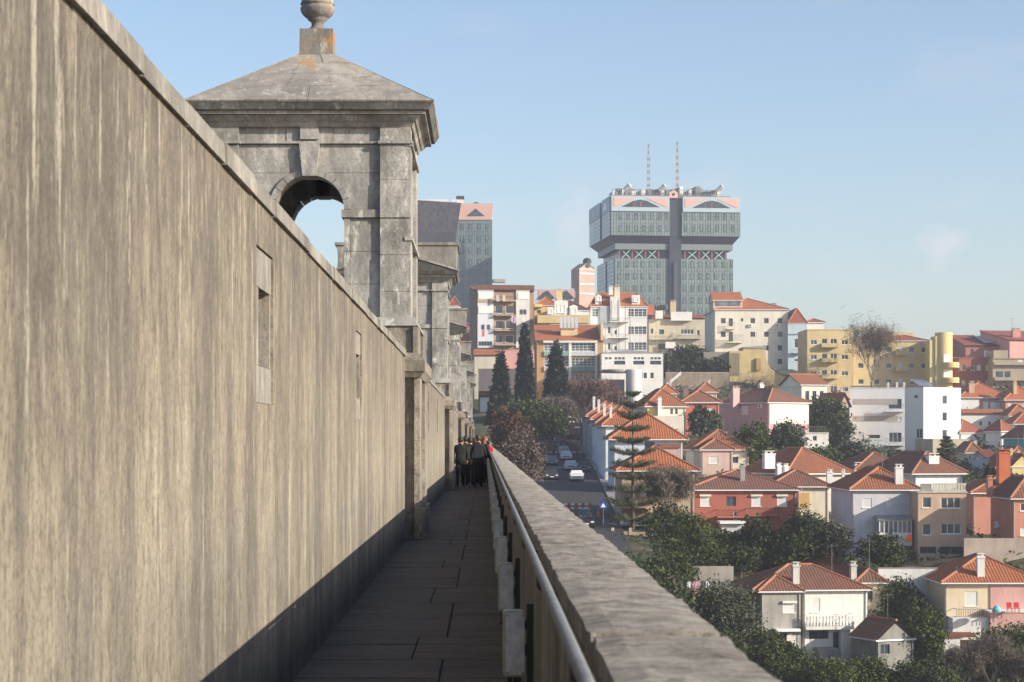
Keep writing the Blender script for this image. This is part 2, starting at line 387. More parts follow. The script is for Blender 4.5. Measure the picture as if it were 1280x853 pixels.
    def chimney(s, x0, x1, yt, yb, yl=None, mat=None, dp=.7, hole=True):
        yl = s.d * .5 if yl is None else yl; xa, _, zt = s.loc(x0, yt, yl); xb, _, _ = s.loc(x1, yt, yl); _, _, zb = s.loc(x0, yb, yl)
        mb = MB(); mb.box(xa, xb, yl, yl + dp, zb - .8, zt - .14); mb.box(xa - .07, xb + .07, yl - .07, yl + dp + .07, zt - .14, zt)
        for q in range(2):
            cx = xa + (xb - xa) * (q + .5) / 2; mb.box(cx - .12, cx + .12, yl + dp / 2 - .12, yl + dp / 2 + .12, zt, zt + .25)
        mb.box(xa, xb, yl, yl + dp, zt + .25, zt + .32); s.part('chimney', mb, mat or wallm((.62, .60, .56), .5))
    def balcony(s, face, x0, x1, ys, yt=None, out=1.0, solid=None, rail=METAL, slab=None, th=.18):
        a, z = s.lf(x0, ys, face); b, _ = s.lf(x1, ys, face)
        if a > b: a, b = b, a
        _, zt = s.lf(x0, yt, face) if yt else (0, z + 1.0)
        sb, rb = MB(), MB()
        def bx(m, t0, t1, d0, d1, z0, z1):
            m.box(t0, t1, -d1, -d0, z0, z1) if face == 'F' else m.box(-d1, -d0, t0, t1, z0, z1)
        bx(sb, a, b, .0, out, z - th, z); o = s.part('balcony', sb, slab or s.wall)
        if solid:
            bx(rb, a, b, out - .12, out + .01, z, zt); bx(rb, a, a + .12, 0, out - .12, z, zt); bx(rb, b - .12, b, 0, out - .12, z, zt)
        else:
            bx(rb, a, b, out - .06, out, zt - .05, zt); bx(rb, a, a + .05, 0, out - .06, zt - .05, zt); bx(rb, b - .05, b, 0, out - .06, zt - .05, zt)
            n = max(3, int((b - a) / .22))
            for i in range(n + 1): t = a + (b - a - .04) * i / n; bx(rb, t, t + .04, out - .05, out - .01, z, zt - .05)
        s.part('railing', rb, solid or rail, o)
        return o
    def box(s, name, x0, x1, yt, yb, y0, y1, mat, parent=None):
        xa, _, zt = s.loc(x0, yt, y0); xb, _, _ = s.loc(x1, yt, y0); _, _, zb = s.loc(x0, yb, y0)
        return s.part(name, MB().box(xa, xb, y0, y1, zb, zt), mat, parent)
    def dormer(s, x0, x1, yt, yb, yl, mat=None, dp=2.5, gable=True):
        xa, _, zt = s.loc(x0, yt, yl); xb, _, _ = s.loc(x1, yt, yl); _, _, zb = s.loc(x0, yb, yl); mb = MB(); w_ = xb - xa; h = zt - zb
        if gable: mb.prism([(xa, zb - .6), (xb, zb - .6), (xb, zt - .35), ((xa + xb) / 2, zt), (xa, zt - .35)], yl, yl + dp)
        else: mb.box(xa, xb, yl, yl + dp, zb - .6, zt)
        o = s.part('dormer', mb, mat or wallm(WHITE))
        ww = round(w_ * .6, 1); wh = round(h * .6, 1)
        if ww > .3 and wh > .3: link('window', WC_get('w', ww, wh), o, ((xa + xb) / 2, yl - .15, zb + .1))
        return o
    def ac(s, face, x, y):
        t, z = s.lf(x, y, face); mb = MB()
        if face == 'F': mb.box(t - .4, t + .4, -.4, -.03, z - .3, z + .3); mb.tube((t - .1, -.41, z), (t - .1, -.40, z), .22, n=10, m=1)
        else: mb.box(-.4, -.03, t - .4, t + .4, z - .3, z + .3); mb.tube((-.41, t, z), (-.40, t, z), .22, n=10, m=1)
        s.part('air_conditioner', mb, [PVC, DARKM])
    def antenna(s, x, yt, yb, yl=None):
        yl = s.d * .4 if yl is None else yl; xa, _, zt = s.loc(x, yt, yl); _, _, zb = s.loc(x, yb, yl); mb = MB()
        mb.tube((xa, yl, zb - .5), (xa, yl, zt), .045, .03, 5)
        for k in range(5): zz = zt - .1 - k * .0; mb.tube((xa - .5 + k * .22, yl - .3, zt - .1), (xa - .5 + k * .22, yl + .3, zt - .1), .02, n=4)
        mb.tube((xa - .6, yl, zt - .1), (xa + .5, yl, zt - .1), .025, n=4); s.part('antenna', mb, METAL)
    def finish(s):
        zt = s.H - (.1 if s.flat else .1); mb = s.wmb; W, d = s.W, s.d; dn = -s.down
        face_open(mb, (0, 0, 0), (1, 0, 0), (0, 1, 0), W, dn, zt, s.ops['F']); face_open(mb, (0, 0, 0), (0, 1, 0), (1, 0, 0), d, dn, zt, s.ops['L'])
        mb.face([(W, 0, dn), (W, d, dn), (W, d, zt), (W, 0, zt)]); mb.face([(0, d, dn), (0, d, zt), (W, d, zt), (W, d, dn)])
        s.part('wall', mb, s.wall)
        if s.D < 345 and not s.flat:
            pb = MB()
            for xx in (.12, W - .18): pb.tube((xx, -.07, dn + .3), (xx, -.07, s.H - .2), .045, n=6)
            s.part('downpipe', pb, plain('old_pipe', (.38, .37, .35), .6, 0, .5))
            if int(s.D) % 3 != 0: mb = MB(); ax, ay, az = W * .62, d * .45, s.H + 1.2; mb.tube((ax, ay, az), (ax, ay, az + 2.9), .03, .025, 5).tube((ax - .5, ay, az + 2.7), (ax + .6, ay, az + 2.7), .02, n=4); [mb.tube((ax - .45 + q * .25, ay - .3, az + 2.7), (ax - .45 + q * .25, ay + .3, az + 2.7), .015, n=4) for q in range(5)]; s.part('antenna', mb, METAL)
        return s
def WC_get(kind, w_, h):
    key = (kind, w_, h)
    if key not in WC:
        t = bpy.data.objects.new('tmp', None); o = window(t, kind, w_, h, (0, 0, 0), 0)
        for c in list(COL.objects):
            if c.parent == o: bpy.data.objects.remove(c)
        bpy.data.objects.remove(o); bpy.data.objects.remove(t)
    return WC[key][0]

# ================================================================== THE AQUEDUCT
M_PLASTER = None
def plasterm():
    m, nt, bs = newmat('streaked_plaster')
    big = noise(nt, .6, 6, .65, (1, 1.2, .7), (4, 0, 0)); st = noise(nt, 1, 9, .62, (1, 2.0, .45), (0, 3, 0)); fine = noise(nt, 1, 9, .78, (1, 34, 8), (2, 0, 9))
    drip = noise(nt, 1, 7, .62, (1, 9, .75), (7, 11, 0)); grain = noise(nt, 1, 6, .75, (1, 48, 42)); pit = noise(nt, 1, 10, .8, (1, 6, 3.2), (5, 5, 5)); mot = noise(nt, 1, 9, .8, (1, 9, 3.0), (1, 1, 8))
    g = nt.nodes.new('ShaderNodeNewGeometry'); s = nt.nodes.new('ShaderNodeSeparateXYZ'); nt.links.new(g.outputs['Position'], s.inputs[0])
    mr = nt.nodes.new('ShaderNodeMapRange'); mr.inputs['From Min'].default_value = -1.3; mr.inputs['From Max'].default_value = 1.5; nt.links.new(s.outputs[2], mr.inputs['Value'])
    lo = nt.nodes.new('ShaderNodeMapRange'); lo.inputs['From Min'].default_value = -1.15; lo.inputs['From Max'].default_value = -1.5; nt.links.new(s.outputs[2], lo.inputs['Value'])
    top = mixc(nt, .5, mr.outputs[0], big)                        # run-off stain is heaviest under the coping
    col = mixc(nt, ramp(nt, st, [(.40, 0.0), (.60, 1.0)]), (.205, .183, .15), (.40, .352, .262))
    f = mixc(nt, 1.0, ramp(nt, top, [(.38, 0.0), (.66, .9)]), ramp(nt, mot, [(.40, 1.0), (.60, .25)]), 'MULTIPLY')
    col = mixc(nt, f, col, (.122, .106, .09))
    col = mixc(nt, ramp(nt, fine, [(.38, .75), (.50, 0.0)]), col, (.12, .10, .083))
    col = mixc(nt, ramp(nt, mot, [(.36, .6), (.49, 0.0)]), col, (.11, .095, .08))
    col = mixc(nt, ramp(nt, mixc(nt, .35, drip, fine), [(.555, 0.0), (.61, .75)]), col, (.50, .455, .36))
    col = mixc(nt, ramp(nt, fine, [(.55, 0.0), (.68, .55)]), col, (.46, .41, .33))
    col = mixc(nt, ramp(nt, pit, [(.62, 0.0), (.68, .55)]), col, (.46, .42, .34))
    col = mixc(nt, ramp(nt, grain, [(.36, .55), (.5, 0.0)]), col, (.06, .05, .04))
    col = mixc(nt, ramp(nt, mixc(nt, .3, lo.outputs[0], mot), [(.25, 0.0), (.8, .7)]), col, (.035, .036, .034))   # damp, mossy foot of the wall, painted darker to deepen the parapet's shade
    nt.links.new(col, bs.inputs['Base Color']); bs.inputs['Roughness'].default_value = .95
    bump(nt, bs, mixc(nt, .5, fine, grain), .8, .03); return m
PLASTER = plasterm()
STONE = stonem('grey_limestone', (.44, .425, .395), (.17, .165, .155), (.60, .575, .52), 3)
STONE_W = stonem('mottled_limestone', (.46, .44, .40), (.13, .125, .115), (.70, .68, .62), 17, bs_=.8)
ROOFST = stonem('roof_limestone', (.40, .37, .32), (.20, .185, .165), (.50, .47, .42), 9, lichen=.75, zl=(6.1, 6.4), bs_=.7)
LICH = stonem('lichened_limestone', (.30, .28, .25), (.12, .115, .105), (.45, .43, .39), 29, lichen=.75)
PIERST = stonem('stained_pier_stone', (.34, .30, .25), (.11, .098, .082), (.46, .42, .35), 41, bs_=.8)
COPE = stonem('coping_stone', (.33, .31, .27), (.13, .12, .105), (.46, .44, .39), 23, lichen=.02, streak=1)
RUBBLE = stonem('rubble_stone', (.24, .19, .13), (.07, .055, .04), (.34, .30, .24), 51, bs_=1.0)
SHADEST = stonem('shade_dark_stone', (.20, .195, .185), (.07, .068, .065), (.34, .33, .30), 67)  # dark tone stands for shade on the cornice edge and parapet wall
MORTAR = stonem('dark_joint', (.10, .095, .085), (.05, .048, .042), (.16, .15, .13), 61)
def parapet_mat():
    m, nt, bs = newmat('parapet_stone')
    a = noise(nt, 1, 9, .8, (5, 5, 5), (3, 0, 0)); b = noise(nt, 1, 9, .85, (10, 15, 10), (0, 8, 0)); c = noise(nt, 60, 6, .75); d = noise(nt, .55, 4, .6, (2, 1.2, 1), (0, 60, 0))
    col = mixc(nt, ramp(nt, a, [(.34, 0.0), (.62, 1.0)]), (.27, .238, .20), (.62, .57, .49))
    col = mixc(nt, ramp(nt, b, [(.40, .85), (.49, 0.0)]), col, (.15, .13, .113))
    col = mixc(nt, ramp(nt, b, [(.54, 0.0), (.60, .8)]), col, (.70, .67, .60))
    col = mixc(nt, ramp(nt, c, [(.34, .55), (.5, 0.0)]), col, (.09, .08, .07))
    col = mixc(nt, ramp(nt, d, [(.60, 0.0), (.75, .3)]), col, (.30, .17, .08))
    nt.links.new(col, bs.inputs['Base Color']); bs.inputs['Roughness'].default_value = .93; bump(nt, bs, mixc(nt, .35, b, c), 1.0, .05); return m
PARA = parapet_mat()
def paving_mat():
    m, nt, bs = newmat('walkway_stone')
    a = noise(nt, 1, 8, .7, (1.5, 3, 1)); b = noise(nt, 12, 7, .7); oi = nt.nodes.new('ShaderNodeObjectInfo')
    col = mixc(nt, ramp(nt, a, [(.35, 0.0), (.65, 1.0)]), (.060, .050, .042), (.115, .096, .080))
    col = mixc(nt, ramp(nt, oi.outputs['Random'], [(0.0, .35), (1.0, 0.0)]), col, (.045, .038, .033))
    col = mixc(nt, ramp(nt, b, [(.33, .6), (.5, 0.0)]), col, (.03, .026, .022))
    nt.links.new(col, bs.inputs['Base Color']); bs.inputs['Roughness'].default_value = .85; bump(nt, bs, mixc(nt, .5, a, b), .5, .02); return m
PAVE = paving_mat()
ZF = -1.6; WX = -1.29; PIER_Y = [32.5, 64.5, 96.5, 128.5, 160.5, 192.5]; TD = 3.2
# deck under everything
deck = tag(bpy.data.objects.new('walkway', None), kind='structure'); COL.objects.link(deck)
MB().box(-1.34, .24, -10, 240, ZF - .25, ZF - .03).build('bed', MORTAR, deck)
slab_me = []
for wv in (.985, .52, .755):
    L = []
    for ln in (.58, .50, .66): L.append(MB().box(-wv / 2 + .004, wv / 2 - .004, .004, ln - .005, -.10, 0).frustum((-wv / 2 + .004, wv / 2 - .004, .004, ln - .005), (-wv / 2 + .010, wv / 2 - .010, .010, ln - .011), 0, .006).mesh('paving_slab', PAVE))
    slab_me.append(L)
y = 4.0; k = 0; rs = random.Random(3)
while y < 78:
    li = rs.randrange(3); ln = (.58, .50, .66)[li]
    pat = ((0, -.80, .985), (1, -.045, .52)) if (k // 3) % 3 else ((2, -.915, .755), (2, -.16, .755))
    for wi, cx, wv in pat:
        for tz in (0,):
            o = link('paving_slab', slab_me[wi][li], deck, (cx, y, ZF - .008 - rs.random() * .006), (rs.uniform(-.004, .004), rs.uniform(-.004, .004), 0))
    y += ln; k += 1
MB().box(.215, .24, -10, 240, ZF - .03, ZF - .012).build('edge_strip', PAVE, deck)
fs = MB(); y = 78
while y < 238: fs.box(-1.29, .214, y, y + 1.18, ZF - .1, ZF); y += 1.2
tag(fs.build('far_paving', PAVE, deck), kind='stuff')

# walls of the water channel, bay by bay, facing the walkway
ordn = ['Nearest bay of streaked plaster wall beside the walkway, with two slit windows', 'Second bay of the plaster wall, just beyond the first stone pier', 'Third bay of the plaster wall, between second and third pier',
        'Fourth, narrow looking bay of the plaster wall farther down the walkway', 'Fifth bay of the plaster wall, near the walking people', 'Last far bay of the plaster wall beyond the people']
def cope_piece(ln, seed):
    r = random.Random(seed); mb = MB()
    j = [r.uniform(-.006, .006) for _ in range(4)]
    mb.frustum((WX - .52, WX + .024 + j[0], .003, ln - .003), (WX - .52, WX + .02 + j[0], .003, ln - .003), 1.358 + j[2], 1.452 + j[1]); mb.frustum((WX - .52, WX + .02 + j[0], .003, ln - .003), (WX - .50, WX + .008 + j[0], .008, ln - .008), 1.452 + j[1], 1.464 + j[1])
    return mb.mesh('coping_stone', COPE)
cpm = [cope_piece(1.17, i) for i in range(6)]
for bi in range(6):
    ya = -9.0 if bi == 0 else PIER_Y[bi - 1] + TD + .6; yb = PIER_Y[bi] - .2
    t = thing('wall', ordn[bi], 'wall', (0, ya, 0))
    L = yb - ya; ops = []
    cs = [11.75 + 9, 20.5 + 9] if bi == 0 else [L * .33, L * .64]
    for c in cs: ops.append((c - .45, c + .45, .215, 1.11))
    mb = MB(); face_open(mb, (WX, 0, 0), (0, 1, 0), (-1, 0, 0), L, ZF - .02, 1.365, ops, rev=.34)
    mb.box(WX - .5, WX - .35, 0, L, ZF - .02, 1.365); mb.face([(WX, L, ZF), (WX - .4, L, ZF), (WX - .4, L, 1.365), (WX, L, 1.365)])
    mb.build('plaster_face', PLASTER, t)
    for c in cs:
        # a stone surround set back a little in the plaster, a slit between
        MB().box(WX - .33, WX - .014, c - .44, c + .44, .22, .43).build('sill', COPE, t)
        MB().box(WX - .33, WX - .014, c - .44, c + .44, .885, 1.105).build('lintel', COPE, t)
        for a, b in ((c - .44, c - .20), (c + .39, c + .44)): MB().box(WX - .33, WX - .018, a, b, .432, .883).build('jamb', COPE, t)
        rb = MB(); r = random.Random(int(c * 10))
        for i in range(7):
            for j in range(5):
                yy = c - .22 + i * .09; zz = .432 + j * .09; q = r.uniform(0, .035); rb.box(WX - .335, WX - .28 + q, yy, yy + .08, zz, zz + .08)
        tag(rb.build('rubble_fill', RUBBLE, t), kind='stuff')
    y = 0.0; i = 0
    if bi < 3:
        while y + 1.17 < L: link('coping_stone', cpm[(i * 5 + bi) % 6], t, (0, y, 0)); y += 1.175; i += 1
        r = L - y; MB().box(WX - .52, WX + .02, y + .004, L, 1.36, 1.46).build('coping_stone', COPE, t)
    else: MB().box(WX - .52, WX + .02, 0, L, 1.36, 1.46).build('coping', COPE, t)
# channel roof and the far wall and walk on the other side
ch = thing('channel_roof', 'stone slab roof of the water channel hidden behind the plaster wall', 'roof', (0, 0, 0))
MB().box(-4.10, WX - .54, -9, 238, 1.0, 1.22).build('slab', STONE, ch)
MB().box(-4.6, -4.12, -9, 238, ZF, 1.40).build('far_wall', PLASTER, ch)
MB().box(-6.2, -4.62, -9, 238, ZF - .25, ZF).build('far_walk', PAVE, ch); MB().box(-6.65, -6.2, -9, 238, ZF - .25, ZF + 1.0).build('far_parapet', PARA, ch)

# ---- turret (ventilation tower) : built once at Y=0, all parts children
CX = -2.85; HW = 1.65
def blk(mb, *a): mb.box(*a)
def turret(loc, label, top):
    t = thing('turret', label, 'turret', loc, 0, 'stone turrets standing over the channel')
    g = .003
    # lower pier that breaks the wall line: from the walkway up to the turret base
    MB().box(-4.6, -1.13, -.12, TD + .45, ZF, 1.86).build('pier_core', PIERST, t)
    zs = [ZF, -1.12, -.55, .0, .52, 1.02]
    for (ya, yb) in ((-.2, .95), (2.55, 3.75)):
        for a, b in zip(zs, zs[1:]):
            MB().box(-1.14, -1.05 + (.06 if a < -1.2 else 0), ya, yb, a + g, b - g).build('pier_stone', PIERST, t)
    for a, b in zip(zs, zs[1:]): MB().box(-1.135, -1.095, 1.25, 2.25, a + g, b - g).build('pier_stone', PIERST, t)
    MB().frustum((-4.6, -1.04, -.24, TD + .6), (-4.6, -.97, -.30, TD + .66), 1.02, 1.12).box(-4.6, -.965, -.31, TD + .67, 1.12, 1.30).frustum((-4.6, -.97, -.30, TD + .66), (-4.6, -1.07, -.2, TD + .5), 1.30, 1.42).build('string_course', PIERST, t)
    for (ya, yb) in ((-.18, .9), (2.6, 3.7)): MB().box(-1.16, -1.08, ya, yb, 1.42, 1.84).build('pier_stone', PIERST, t)
    # base mould
    MB().frustum((-4.62, -1.08, -.16, TD + .5), (-4.56, -1.14, -.09, TD + .3), 1.86, 2.0).build('base_moulding', STONE, t)
    # body: side walls
    x0, x1 = CX - HW, CX + HW
    for sx in (-1, 1):
        xo = CX + sx * HW; xi = xo - sx * .42
        MB().box(min(xo - sx * .10, xi), max(xo - sx * .10, xi), .3, TD - .3, 1.9, 5.0).build('side_wall', STONE, t)
        for ya, yb in ((.0, .62), (TD - .62, TD)):
            hs = [1.98, 2.6, 3.22, 3.84, 4.4, 4.74]
            for a, b in zip(hs, hs[1:]): MB().box(min(xo, xo - sx * .095), max(xo, xo - sx * .095), ya + .06, yb, a + g, b - g).build('side_pilaster_stone', STONE, t)
        MB().box(min(xo - sx * .05, xo - sx * .11), max(xo - sx * .05, xo - sx * .11), .95, TD - .95, 2.2, 4.6).build('side_panel', STONE, t)
        for zz in (3.25, 4.78): MB().box(min(xo + sx * .03, xo - sx * .1), max(xo + sx * .03, xo - sx * .1), -.04, TD + .04, zz, zz + .06).build('side_band', STONE, t)
    # front and back arched walls out of single stones
    zsr = [1.98, 2.55, 3.08, 3.62, 3.76, 4.36, 4.82, 5.16, 5.38]; sp = 3.76; ri, ro = .56, .66
    def hole(z, r): return 0 if z > sp + r else (r if z <= sp else math.sqrt(max(0, r * r - (z - sp) ** 2)))
    pw = .50                                                      # corner pilasters
    for side, (ya, yb) in enumerate(((.06, .5), (TD - .5, TD - .06))):
        n_ = 6
        for zi, (a, b) in enumerate(zip(zsr, zsr[1:])):
            for sx in (-1, 1):
                if a >= sp + ro: xs = [0, .75 if zi % 2 else .38, HW - pw + .02]
                else: xs = [None, HW - pw + .02]
                if xs[0] is None:
                    poly = [(hole(a + (b - a) * i / n_, ro) + (.0), a + (b - a) * i / n_) for i in range(n_ + 1)]
                    pts = [(CX + sx * (u + g), v + (g if i == 0 else (-g if i == n_ else 0))) for i, (u, v) in enumerate(poly)]
                    pts += [(CX + sx * xs[1], b - g), (CX + sx * xs[1], a + g)]
                    if b > sp and a < sp - .01: pass
                    MB().prism(pts, ya, yb).build('wall_stone', STONE, t)
                else:
                    for q, (u0, u1) in enumerate(zip(xs, xs[1:])):
                        xa, xb = sorted((CX + sx * (u0 + g), CX + sx * (u1 - g))); MB().box(xa, xb, ya + (.012 if (q + zi) % 2 else 0), yb, a + g, b - g).build('wall_stone', STONE, t)
        # jamb lining and voussoirs
        fr_ = -.02 if side == 0 else 0
        for sx in (-1, 1):
            for a, b in zip(zsr[:4], zsr[1:4]): xa, xb = sorted((CX + sx * ri, CX + sx * (ro - .003))); MB().box(xa, xb, ya - .03 if side == 0 else ya, yb if side == 0 else yb + .03, a + g, b - g).build('jamb_stone', STONE, t)
            xa, xb = sorted((CX + sx * (ri - .04), CX + sx * (HW - pw + .03))); MB().box(xa, xb, ya - .06 if side == 0 else ya - .03, yb + .03 if side == 0 else yb + .06, 3.63, 3.755).build('impost', STONE, t)
        nv = 11
        for i in range(nv):
            a0 = math.pi * i / nv + .008; a1 = math.pi * (i + 1) / nv - .008
            pts = [(CX + ro * math.cos(a0 + (a1 - a0) * q / 3), sp + ro * math.sin(a0 + (a1 - a0) * q / 3)) for q in range(4)] + [(CX + ri * math.cos(a1 - (a1 - a0) * q / 3), sp + ri * math.sin(a1 - (a1 - a0) * q / 3)) for q in range(4)]
            MB().prism(pts, ya - .04 if side == 0 else ya, yb if side == 0 else yb + .04).build('voussoir', STONE, t)
        yk = (ya - .10, yb) if side == 0 else (ya, yb + .10)
        MB().prism([(CX - .11, sp + ri - .02), (CX + .11, sp + ri - .02), (CX + .165, 4.83), (CX - .165, 4.83)], *yk).build('keystone', STONE, t)
        MB().box(CX - .15, CX + .15, yk[0] + .03, yk[1] - .03, 4.90, 5.16).build('keystone', STONE, t)
        # pilasters
        for sx in (-1, 1):
            zz = [1.98, 2.42, 3.02, 3.62, 4.24, 4.81, 5.15, 5.38]
            for i, (a, b) in enumerate(zip(zz, zz[1:])):
                xa, xb = sorted((CX + sx * (HW - pw), CX + sx * (HW - .005))); j = .012 * ((i * 7) % 3 - 1)
                MB().box(xa, xb, (-.03 + j if side == 0 else TD - .5), (.5 if side == 0 else TD + .03 + j), a + g, b - g).build('pilaster_stone', STONE_W, t)
            xa, xb = sorted((CX + sx * (HW - pw - .03), CX + sx * (HW + .03)))
            MB().box(xa, xb, -.075 if side == 0 else TD - .5, .5 if side == 0 else TD + .075, 4.82, 4.87).build('pilaster_band', STONE, t)
        MB().box(CX - HW + pw, CX + HW - pw, -.005 if side == 0 else TD - .5, .5 if side == 0 else TD + .005, 4.83, 4.865).build('string_band', STONE, t)
    MB().box(x0 + .4, x1 - .4, .5, TD - .5, 4.95, 5.2).build('ceiling_slab', STONE, t)
    # cornice
    mb = MB()
    for o0, o1, za, zb in ((.02, .06, 5.10, 5.18), (.08, .16, 5.18, 5.27), (.24, .24, 5.275, 5.33)):
        mb.frustum((x0 - o0, x1 + o0, -o0, TD + o0), (x0 - o1, x1 + o1, -o1, TD + o1), za, zb)
    mb.build('cornice', STONE, t); MB().frustum((x0 - .30, x1 + .30, -.30, TD + .30), (x0 - .36, x1 + .36, -.36, TD + .36), 5.335, 5.44).build('cornice_edge', SHADEST, t)  # top fascia coloured dark to stand for the shade on it
    if top == 'pyramid':
        e = .37; q = .285; zc, zt = 5.445, 6.50; cy = TD / 2
        MB().frustum((x0 - e + .03, x1 + e - .03, -e + .03, TD + e - .03), (CX - q, CX + q, cy - q, cy + q), zc - .005, zt - .03).build('roof_core', MORTAR, t)
        def rect(f): return (x0 - e + (CX - q - x0 + e) * f, x1 + e - (x1 + e - CX - q) * f, -e + (cy - q + e) * f, TD + e - (TD + e - cy - q) * f, zc + (zt - zc) * f)
        cr = [0, .30, .56, .80, 1.0]
        for ci, (f0, f1) in enumerate(zip(cr, cr[1:])):
            A, B = rect(f0 + .0012), rect(f1 - .0012); n = (4, 4, 3, 2)[ci]
            cA = [(A[0], A[2]), (A[1], A[2]), (A[1], A[3]), (A[0], A[3])]; cB = [(B[0], B[2]), (B[1], B[2]), (B[1], B[3]), (B[0], B[3])]
            for sd in range(4):
                a, b, c, d = [Vector((*p, 0)) for p in (cA[sd], cA[(sd + 1) % 4], cB[(sd + 1) % 4], cB[sd])]
                for i in range(n):
                    off = .12 if ci % 2 else 0
                    u0 = max(0, i / n + (off if i else 0)); u1 = min(1, (i + 1) / n + (off if i < n - 1 else 0)); u0 += .0012; u1 -= .0012
                    p = [a.lerp(b, u0), a.lerp(b, u1), d.lerp(c, u1), d.lerp(c, u0)]; th = .03 + .004 * ((i * 5 + ci * 3 + sd) % 3)
                    nrm = Vector(((0, -1, 1.6), (1, 0, 1.6), (0, 1, 1.6), (-1, 0, 1.6))[sd]).normalized()
                    P_ = [Vector((v.x, v.y, z)) for v, z in zip(p, (A[4], A[4], B[4], B[4]))]; Q = [v + nrm * th for v in P_]; mb = MB()
                    mb.face(Q); mb.face(P_[::-1])
                    for m in range(4): mb.face([P_[m], P_[(m + 1) % 4], Q[(m + 1) % 4], Q[m]])
                    mb.build('roof_slab', ROOFST, t)
        pd = MB().box(CX - .30, CX + .30, cy - .30, cy + .30, 6.49, 6.54).frustum((CX - .285, CX + .285, cy - .285, cy + .285), (CX - .28, CX + .28, cy - .28, cy + .28), 6.54, 6.97).build('pedestal', LICH, t)
        pr = [(.10, 6.97), (.20, 6.985), (.20, 7.0), (.13, 7.03), (.10, 7.08), (.11, 7.13), (.17, 7.17)]
        pr += [(.295 * math.cos(a), 7.37 + .22 * math.sin(a)) for a in [R(q) for q in range(-56, 4, 8)]] + [(.27, 7.395), (.27, 7.42), (.295, 7.43)] + [(.29 * math.cos(a), 7.42 + .22 * math.sin(a)) for a in [R(q) for q in range(10, 88, 9)]] + [(.02, 7.69), (.05, 7.73), (.01, 7.78)]
        MB().lathe(pr, (CX, cy, 0), 28).build('stone_ball', LICH, t, True)
    else:
        MB().prism([(x0 - .34, 5.445), (x1 + .34, 5.445), (CX, 6.02)], -.34, .28).build('pediment', MORTAR, t)
        MB().prism([(x0 - .36, 5.445), (x0 - .36, 5.50), (CX, 6.12), (x1 + .36, 5.50), (x1 + .36, 5.445), (CX, 6.03)], -.37, .27).build('pediment_cornice', STONE, t)
        n = 8; pts = []
        for i in range(n + 1): f = i / n; pts.append((x1 + .31 - .05 * math.sin(f * math.pi), 5.45 + .88 * f))
        pts += [(2 * CX - u, v) for u, v in reversed(pts)]
        MB().prism(pts, .27, TD + .3).build('attic_block', ROOFA, t)
        MB().box(x0 - .36, x1 + .36, .22, TD + .36, 6.33, 6.42).build('attic_cap', ROOFA, t)
    return t
ROOFA = stonem('attic_limestone', (.31, .295, .26), (.15, .14, .125), (.44, .42, .38), 77, lichen=.45, zl=(5.95, 6.3))
turret((0, PIER_Y[0], 0), 'Nearest stone turret, with pyramid roof, stone ball and open arch', 'pyramid')
t2 = turret((0, PIER_Y[1], 0), 'Second stone turret with flat attic block, partly hidden behind the nearest turret', 'attic')
tl = ['Third stone turret down the wall, its attic level with the dark cladded tower', 'Fourth stone turret down the wall, in front of the brown apartment block', 'Fifth small looking stone turret far down the wall', 'Farthest stone turret, last before the wall ends']
kids = {}
for q in COL.objects:
    if q.parent: kids.setdefault(q.parent.name, []).append(q)
for i, yy in enumerate(PIER_Y[2:]):
    c = copy_tree(t2, None, kids); c.location = (0, yy, 0); c['label'] = tl[i]

# ---- parapet on the valley side
pp = thing('parapet', 'low stone parapet with broad weathered coping along the valley side of the walkway', 'parapet')
MB().box(.25, .505, -10, 236, ZF - .25, -.485).build('parapet_wall', SHADEST, pp)  # shade of the sunless inner face put into the stone colour
def para_piece(seed, ln=.94):
    r = random.Random(seed); nx, ny = 5, 9; mb = MB(); V = {}
    for i in range(nx + 1):
        for j in range(ny + 1):
            x = .231 + .294 * i / nx; y_ = .005 + (ln - .01) * j / ny; z = -.42 + r.uniform(-.005, .004) - (.008 if i in (0, nx) or j in (0, ny) else 0)
            if i == 0: x += r.uniform(-.005, .006)
            if i == nx: x += r.uniform(-.006, .004)
            V[i, j] = (x, y_, z)
    for i in range(nx):
        for j in range(ny): mb.face([V[i, j], V[i + 1, j], V[i + 1, j + 1], V[i, j + 1]])
    def dn(p): return (p[0], p[1], -.483)
    for j in range(ny):
        mb.face([V[0, j + 1], dn(V[0, j + 1]), dn(V[0, j]), V[0, j]]); mb.face([V[nx, j], dn(V[nx, j]), dn(V[nx, j + 1]), V[nx, j + 1]])
    for i in range(nx): mb.face([V[i, 0], dn(V[i, 0]), dn(V[i + 1, 0]), V[i + 1, 0]]); mb.face([V[i + 1, ny], dn(V[i + 1, ny]), dn(V[i, ny]), V[i, ny]])
    mb.face([dn(V[0, 0]), dn(V[0, ny]), dn(V[nx, ny]), dn(V[nx, 0])])
    return mb.mesh('parapet_stone', PARA, True)
ppm = [para_piece(s) for s in range(7)]; r = random.Random(5); y = -6.0
while y < 84:
    link('parapet_stone', ppm[r.randrange(7)], pp, (r.uniform(-.003, .003), y, r.uniform(-.004, .003))); y += .945
fs = MB()
while y < 236: fs.box(.231, .525, y, y + .935, -.483, -.42); y += .945
tag(fs.build('far_parapet_stones', PARA, pp), kind='stuff')
# railing along the inner edge
hr = thing('handrail', 'grey metal handrail running along the inner side of the parapet', 'handrail')
MB().tube((.183, -6, -.4375), (.183, 150, -.4375), .0155, n=14).build('rail', METAL, hr, True)
y = 1.5
while y < 90:
    MB().tube((.183, y, -.44), (.183, y, -.50), .008, n=6).tube((.183, y, -.50), (.252, y, -.53), .008, n=6).build('bracket', DARKM, hr); y += 2.66
